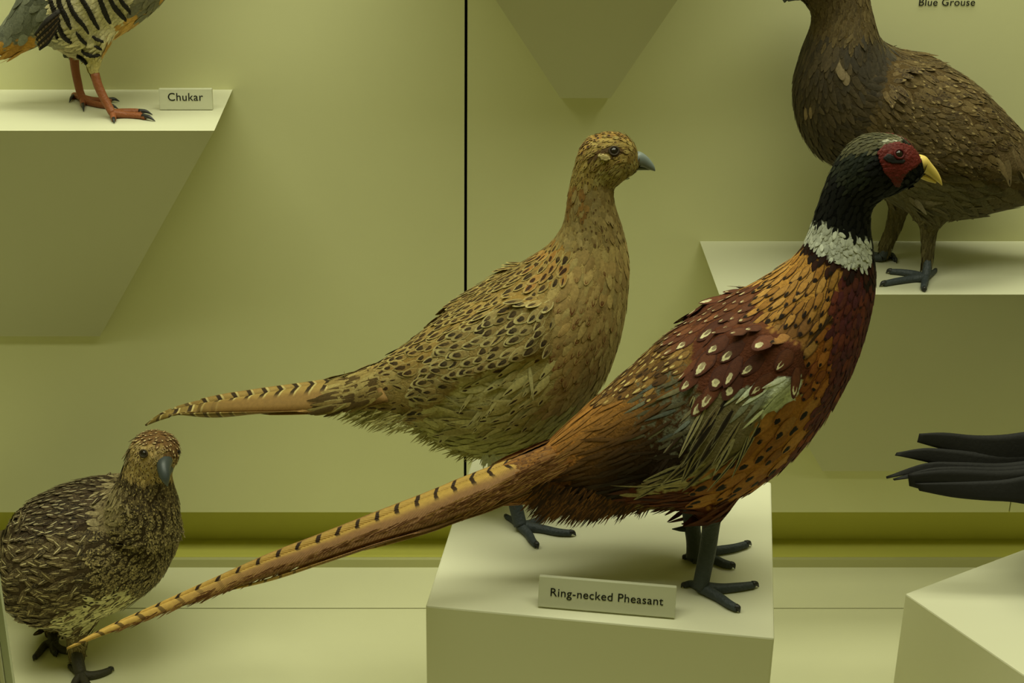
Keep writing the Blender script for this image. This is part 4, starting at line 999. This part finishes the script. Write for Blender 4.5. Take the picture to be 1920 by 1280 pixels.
mk_leg(grouse, ZS_R, (1664,455), YG+.022, [(1658,472)], (1654,482), .0042,
    toes(([(1635,484),(1610,488)], .0040), ([(1640,478),(1618,476)], .0040), ([(1665,480),(1672,478),(1681,493)], .0036)), M_LEGBLUE, M_CLAW, r0=.8)
for k, (dx, dy, oy) in enumerate(((0,0,0),(10,14,-.012),(-14,-12,.012),(24,26,-.024),(-28,-22,.024))):
    r_ = [(1890+dx*.3,262+dy*.3),(1960+dx,312+dy),(2040+dx,362+dy),(2110+dx,398+dy)]
    e2 = [(1868+dx*.3,300+dy*.3),(1935+dx,348+dy),(2015+dx,398+dy),(2095+dx,415+dy)]
    vane(grouse, 'tail_feather', r_, e2, YG+oy, YG+oy-.004, M_TAILG, sub=4)

# ================================================================== red-legged partridge on the left shelf
YC = 1.682
cst = [(-30,50,2,104,1.0),(0,48,28,106,.9),(24,12,66,90,.85),(46,-28,98,84,.82),(76,-75,132,104,.8),(115,-122,166,112,.8),(162,-160,204,82,.8),(212,-182,254,50,.8),(262,-192,299,12,.8),(302,-196,330,-30,.8),
       (330,-212,356,-82,.8),(345,-240,380,-132,.8),(352,-272,388,-195,.8),(362,-305,422,-232,.75),(390,-328,440,-254,.7),(420,-322,446,-272,.6)]
cb, cf, csp = loft(cst, YC)
cth = [loft([(150,40,230,20,.7),(150,85,215,70,.7),(156,110,198,100,.7),(164,130,188,126,.7),(172,148,186,145,.7)], YC, yoff=-.026, seg=16)[:2],
       loft([(120,60,180,50,.7),(125,95,165,92,.7),(131,112,152,112,.7)], YC, yoff=.022, seg=16)[:2]]
chuk = Bird('partridge', tuple(at_z(212,215,ZS_L)*np.array([1,0,0])+np.array([0,YC,ZS_L])), YC,
    'mounted partridge with black-barred cream flank and orange-red legs, cut by the frame', 'partridge', [(cb,cf)]+cth, csp)
GC = 1.2
flank = [(92,-10),(100,-60),(200,-120),(262,-40),(248,30),(205,70),(190,110),(150,125),(125,95),(108,60)]
layers_c = [
  dict(L=.016, W=.010, tip=.2, tilt=.05, c0=[(104,108,92),(96,100,84),(112,114,96)], c2=(120,122,104), fq=(.3,0,0)),
  dict(poly=[(-40,70),(20,82),(66,66),(70,120),(-40,130)], L=.022, W=.008, tip=.5, tilt=.04, c0=[(170,128,56),(156,114,46)], c2=(140,100,40), fq=(.3,0,0)),
  dict(poly=[(-60,0),(100,-60),(98,40),(62,66),(20,84),(-20,82)], L=.020, W=.011, tip=.3, tilt=.05, c0=[(92,94,78),(82,84,70),(100,102,86)], c2=(110,110,92), fq=(.3,0,0)),
  dict(poly=[(150,130),(200,110),(330,20),(340,-60),(300,-60),(262,10),(215,62)], L=.014, W=.009, tip=.3, tilt=.05, c0=[(190,150,80),(178,136,66),(196,160,92)], c2=(160,122,60), fq=(.3,0,0)),
  dict(poly=[(240,-40),(300,-50),(330,-100),(310,20),(270,28),(250,20)], L=.014, W=.010, tip=.2, tilt=.05, c0=[(118,114,92),(108,106,90)], c2=(130,124,98), fq=(.3,0,0)),
  dict(poly=[(60,60),(110,70),(150,110),(120,115),(80,95)], L=.014, W=.008, tip=.4, tilt=.05, c0=[(150,146,118),(136,132,104)], c2=(160,154,126), fq=(.3,0,0)),
  dict(poly=flank, c0=[(206,196,158),(200,190,150)], L=.010, W=.005, tip=.6, tilt=.012, c2=(190,180,140), fq=(.2,0,0)),
  dict(poly=[(112,88),(172,88),(168,160),(112,160)], L=.008, W=.004, tip=.6, tilt=.02, c0=[(170,160,124),(156,146,110)], c2=(150,140,104)),
  dict(poly=[(140,112),(200,100),(195,160),(150,160)], L=.008, W=.004, tip=.7, tilt=.03, c0=[(196,184,128),(184,170,112)], c2=(170,156,104), ang=100),
]
plume(chuk, layers_c, GC, n_cand=26000, space=.62, nsingle=120, seed=14)
def bar_patch(pts, wpx):
    A = catmull(pts, 8); T = np.gradient(A, axis=0); T /= np.linalg.norm(T, axis=1)[:,None]; Nn = np.stack([-T[:,1], T[:,0]], 1)
    n = len(A); ww = wpx*np.sin(np.pi*np.clip(np.linspace(.06,.94,n),0,1))**.45/2
    poly = np.vstack([A+Nn*ww[:,None], (A-Nn*ww[:,None])[::-1]])
    return poly
bars = [([(94,-20),(98,5),(108,30),(112,50),(122,68),(137,80)],8),([(108,-30),(114,10),(124,30),(134,54)],9),([(120,-30),(132,10),(144,32),(156,46),(166,62)],9),([(142,58),(152,72),(164,83)],7),
        ([(134,-40),(152,-5),(166,18),(176,38),(186,54)],10),([(172,66),(182,73),(194,77)],6),([(178,-30),(190,5),(198,26),(206,42)],11),([(196,-30),(210,5),(224,24),(236,36)],10),([(212,-30),(228,2),(238,14),(244,24)],9),
        ([(152,92),(163,100),(174,103),(188,101)],6),([(143,101),(154,108),(165,120)],5),([(105,52),(107,64),(111,74)],4),([(176,84),(184,88),(190,91)],5)]
M_BAR = plain('black_bar_feather', (0.018,0.015,0.011), .7, .2, 300, .3)
for p_, w_ in bars: patch(chuk, 'flank_bar', bar_patch(p_, w_), M_BAR, off=.0030, step=1.6, rough=.0008)
# hanging dark wing tips
for i in range(7):
    a0 = (110-i*1.0, 16+i*5); a1 = (84+i*0.6, 36+i*6.0); a2 = (64+i*1.4, 64+i*4.6)
    sh = 8
    o = vane(chuk, 'wing_feather', [a0, a1, a2], [(a0[0]+3,a0[1]+sh), (a1[0]+4,a1[1]+sh+1), (a2[0]+1,a2[1]+3)], [YC-.066,YC-.070,YC-.066], [YC-.068,YC-.072,YC-.067],
         M_BAR if i % 2 == 0 else M_TAILG, sub=4, across=4, camber=.001)
mk_leg(chuk, ZS_L, (178,138), YC-.026, [(184,160),(194,182),(204,200)], (211,212), .0041,
    toes(([(230,210),(255,209),(286,215)], .0038), ([(235,215),(262,217),(291,227)], .0038), ([(213,222),(214,231)], .0032)), M_LEGRED, M_CLAW, cf=.38, r0=1.15)
mk_leg(chuk, ZS_L, (139,105), YC+.022, [(141,130),(146,155),(150,172)], (155,184), .0041,
    toes(([(175,188),(200,188),(224,190)], .0036), ([(170,193),(195,198),(222,204)], .0036), ([(140,178),(130,192)], .0032), ([(155,194),(157,209)], .0032)), M_LEGRED, M_CLAW, cf=.38, r0=1.3)
eye(chuk, 405, -290, .005, M_LID)
bk = tube([at_y(436,-285,YC), at_y(455,-276,YC), at_y(470,-262,YC)], [.012,.008,.001], 12, 5); mesh_obj('upper_beak', bk[0], bk[1], M_LEGRED, chuk.root, True)

# ================================================================== mottled grouse on the floor at left
YS = 1.575
sst = [(6,1012,10,1062,1.2),(18,968,24,1128,1.1),(52,930,62,1163,1.05),(110,902,122,1176,1.0),(170,888,190,1160,1.0),(225,884,255,1132,1.0),(268,890,305,1092,.95),(296,905,332,1040,.9),(318,935,343,1000,.8)]
sb, sf, ssp = loft(sst, YS)
nk = loft([(190,985,338,1000,.9),(205,930,336,950,.9),(224,892,327,915,.88),(233,866,323,892,.9),(238,850,328,874,.92),(243,836,336,857,.92),(254,821,336,838,.9),(273,812,324,822,.85),(290,810,308,812,.7)], YS, yoff=-.035, seg=24)
sth = [loft([(90,1120,200,1140,.8),(105,1160,185,1165,.8),(122,1185,172,1185,.8),(126,1215,162,1215,.8),(130,1240,158,1240,.8)], YS, yoff=-.030, seg=16)[:2],
       loft([(50,1100,150,1120,.8),(70,1150,140,1155,.8),(82,1180,125,1180,.8),(84,1195,112,1195,.8)], YS, yoff=.030, seg=16)[:2]]
spn = np.vstack([ssp[:24], nk[2][8:]])
sg = Bird('speckled_grouse', tuple(at_z(150,1262,0)*np.array([1,0,0])+np.array([0,YS,0])), YS,
    'mounted dark speckled grouse on the floor turning its head to the front', 'grouse', [(sb,sf), nk[:2]]+sth, spn)
GS = .95
layers_s = [
  dict(L=.018, W=.0085, tip=.5, tilt=.09, jang=.45, c0=[(66,54,36),(52,42,28),(78,64,42)], c1=[(196,182,136),(176,160,114)], c2=(136,120,82), fp=(.75,.20,.26), fq=(.25,.45,0)),
  dict(poly=[(20,940),(80,900),(170,880),(235,885),(230,960),(160,990),(90,1010),(30,1020)], L=.017, W=.008, tip=.5, tilt=.11, jang=.3, c0=[(46,34,24),(36,27,19),(60,46,32)], c1=[(206,194,152),(180,166,124)], c2=(120,104,72), fp=(.74,.16,.24), fq=(.25,.30,0)),
  dict(poly=[(200,930),(260,920),(345,940),(350,1040),(300,1110),(200,1130),(160,1060),(180,980)], L=.011, W=.006, tip=.4, tilt=.06, jang=.3, c0=[(60,49,31),(50,41,26)], c1=[(176,160,110),(150,134,90)], c2=(168,150,102), fp=(.85,.5,.10), fq=(.1,.7,0)),
  dict(poly=[(170,960),(215,900),(250,930),(230,990),(190,1000)], L=.013, W=.006, tip=.5, tilt=.07, c0=[(132,118,84),(112,98,68)], c2=(160,146,106), fq=(.4,.5,0), soft=2.5),
  dict(poly=[(90,1180),(150,1142),(215,1114),(268,1108),(240,1142),(160,1184)], soft=2.5, L=.017, W=.009, tip=.2, tilt=.07, c0=[(204,196,150),(190,182,136)], c1=(40,30,18), c2=(150,138,96), fp=(.78,.42,.16), fq=(.2,.1,0)),
  dict(poly=[(220,905),(240,870),(330,880),(330,920),(325,960),(270,965),(235,940)], soft=2, L=.009, W=.005, tip=.4, tilt=.08, c0=[(60,48,30),(50,40,26)], c1=(160,142,94), c2=(140,122,78), fp=(.85,.4,.14), fq=(.3,.5,0)),
  dict(poly=[(230,890),(245,830),(290,800),(345,830),(345,885),(320,900),(260,905)], L=.007, W=.004, tip=.3, tilt=.06, c0=[(172,148,94),(156,130,78),(136,112,66)], c1=(74,54,30), c2=(190,170,118), fp=(.8,.5,.2), fq=(.2,.4,0), soft=.8),
  dict(poly=[(242,838),(270,803),(310,798),(348,835),(340,866),(318,856),(305,838),(270,828)], L=.007, W=.004, tip=.3, tilt=.09, c0=[(126,96,58),(112,82,48)], c1=(190,170,122), c2=(70,50,28), fp=(.75,.5,.16), fq=(.3,.4,0), soft=.8),
  dict(poly=[(110,1195),(180,1195),(175,1260),(70,1260),(70,1190)], L=.009, W=.0035, tip=.7, tilt=.05, c0=[(130,116,76),(112,98,62)], c2=(90,78,48), fq=(.3,.2,0), ang=95),
]
plume(sg, layers_s, GS, n_cand=46000, space=.58, nsingle=240, seed=15)
eye(sg, 270, 850, .0042, M_LID, sides=(0,), sink=.3)
p_, n_e = sg.hit(335, 848); ce = p_-n_e*.002; g_ = ball(ce, .0042); mesh_obj('eye', g_[0], g_[1], M_EYE, sg.root, True)
pb_, nb_ = sg.hit(309, 872)
tipb = at_y(314, 911, pb_[1]-.020)
bk = tube([pb_+np.array([0,.012,.004]), pb_+np.array([0,-.006,.002]), pb_*.45+tipb*.55+np.array([0,-.006,.002]), tipb], [.0085,.0075,.0052,.0007], 14, 6)
mesh_obj('upper_beak', bk[0], bk[1], M_BEAKD, sg.root, True)
bk = tube([pb_+np.array([0,.010,-.008]), pb_+np.array([-.001,-.004,-.010]), pb_*.4+tipb*.6+np.array([-.001,.004,-.003])], [.0075,.006,.001], 12, 5)
mesh_obj('lower_beak', bk[0], bk[1], M_BEAKD, sg.root, True)
mk_leg(sg, 0.0, (143,1215), YS-.030, [(146,1240)], (152,1264), .0062,
    toes(([(170,1266),(190,1262),(214,1257)], .0050), ([(160,1280),(172,1292),(188,1306)], .0050), ([(140,1280),(140,1296)], .0046), ([(140,1256),(128,1250)], .004)), M_LEGDARK, M_CLAW, r0=.9)
mk_leg(sg, 0.0, (100,1180), YS+.030, [(100,1196)], (100,1206), .0058,
    toes(([(86,1208),(74,1222),(63,1239)], .0046), ([(112,1216),(135,1222),(157,1234)], .0046), ([(100,1218),(106,1232)], .0044)), M_LEGDARK, M_CLAW)
for k in range(5):
    o_ = k*9
    vane(sg, 'tail_feather', [(40,985+o_),(-20,1000+o_),(-80,1022+o_),(-130,1045+o_)], [(40,1010+o_),(-20,1026+o_),(-82,1046+o_),(-128,1056+o_)], [YS+.03,YS+.06,YS+.085,YS+.10], [YS+.026,YS+.055,YS+.08,YS+.099], M_TAILG, sub=4)

# ================================================================== black bird, tail in view at right
YB = 1.42
bst = [(1950,838,1950,915,.8),(1972,800,1970,965,1.0),(2005,770,2000,1005,1.05),(2060,730,2050,1030,1.05),(2130,700,2130,1030,1.0),(2190,670,2200,970,.82),(2230,620,2250,880,.8),(2250,560,2285,780,.8),(2262,510,2300,680,.8),(2275,470,2320,600,.8),(2300,445,2345,560,.75),(2335,445,2360,540,.65),(2362,470,2366,520,.5)]
bb, bf, bsp = loft(bst, YB)
bth = [loft([(2020,940,2120,940,.8),(2040,1000,2105,1000,.8),(2055,1040,2090,1040,.8),(2062,1075,2082,1075,.8)], YB, yoff=s, seg=16)[:2] for s in (-.03,.03)]
blk = Bird('black_grouse', tuple(at_z(2075,1120,ZR)*np.array([1,0,0])+np.array([0,YB,ZR])), YB, 'black mounted bird at the right edge, only its spread tail in view', 'grouse', [(bb,bf)]+bth, bsp)
layers_b = [dict(L=.022, W=.012, tip=.3, tilt=.06, c0=[(24,22,20),(20,19,17),(28,26,22)], c2=(30,28,24), fq=(.3,0,0))]
plume(blk, layers_b, 1.0, n_cand=16000, space=.66, nsingle=60, seed=16)
tf = [ # ridge polyline (root to tip), lower edge polyline, depth
 ([(1965,802),(1890,814),(1830,816),(1770,811),(1724,813)], [(1965,885),(1880,876),(1830,862),(1775,845),(1720,829)], .016),
 ([(1965,842),(1870,850),(1790,843),(1735,840),(1681,848)], [(1965,922),(1880,908),(1800,884),(1740,867),(1678,853)], .010),
 ([(1965,858),(1880,868),(1800,866),(1735,868),(1661,893)], [(1965,922),(1880,914),(1800,897),(1735,886),(1662,896)], .004),
 ([(1965,866),(1880,875),(1800,874),(1740,878),(1674,897)], [(1965,926),(1880,920),(1800,906),(1740,895),(1676,899)], -.002),
 ([(1965,874),(1880,882),(1810,880),(1760,881),(1702,889)], [(1975,950),(1900,940),(1840,937),(1770,928),(1705,911)], -.010),
 ([(1965,882),(1890,898),(1830,902),(1780,904),(1716,906)], [(1980,958),(1905,942),(1845,938),(1785,932),(1724,920)], -.014)]
for r_, e2, oy in tf:
    vane(blk, 'tail_feather', r_, e2, YB+oy, [YB+oy-.012,YB+oy-.010,YB+oy-.008,YB+oy-.005,YB+oy-.002], M_BLACKF, sub=5, across=6, camber=.0008)
for s in (-.03,.03):
    f = at_y(2072,1075,YB+s); f[2] = ZR+.006
    top = at_y(2072,1060,YB+s)
    X = f[0]
    gs = [tube([top, (top+f)/2, f], [.008,.007,.0065], 12, 4)]
    for dx, dy in ((.05,-.02),(.055,.0),(.045,.022),(-.025,0)):
        gs.append(tube([f, f+np.array([dx*.5,dy*.5,-.001]), f+np.array([dx,dy,-.003])], [.005,.0045,.002], 10, 4))
    V_, F_ = merge(gs); V_[:,2] = np.maximum(V_[:,2], ZR)
    mesh_obj('leg', V_, F_, M_LEGDARK, blk.root, True)
eye(blk, 2330, 480, .0055, M_LID)
bk = tube([at_y(2355,482,YB), at_y(2378,492,YB), at_y(2398,512,YB)], [.012,.009,.001], 12, 5); mesh_obj('upper_beak', bk[0], bk[1], M_BEAKD, blk.root, True)
bk = tube([at_y(2352,505,YB), at_y(2372,511,YB), at_y(2390,514,YB)], [.008,.006,.001], 12, 5); mesh_obj('lower_beak', bk[0], bk[1], M_BEAKD, blk.root, True)
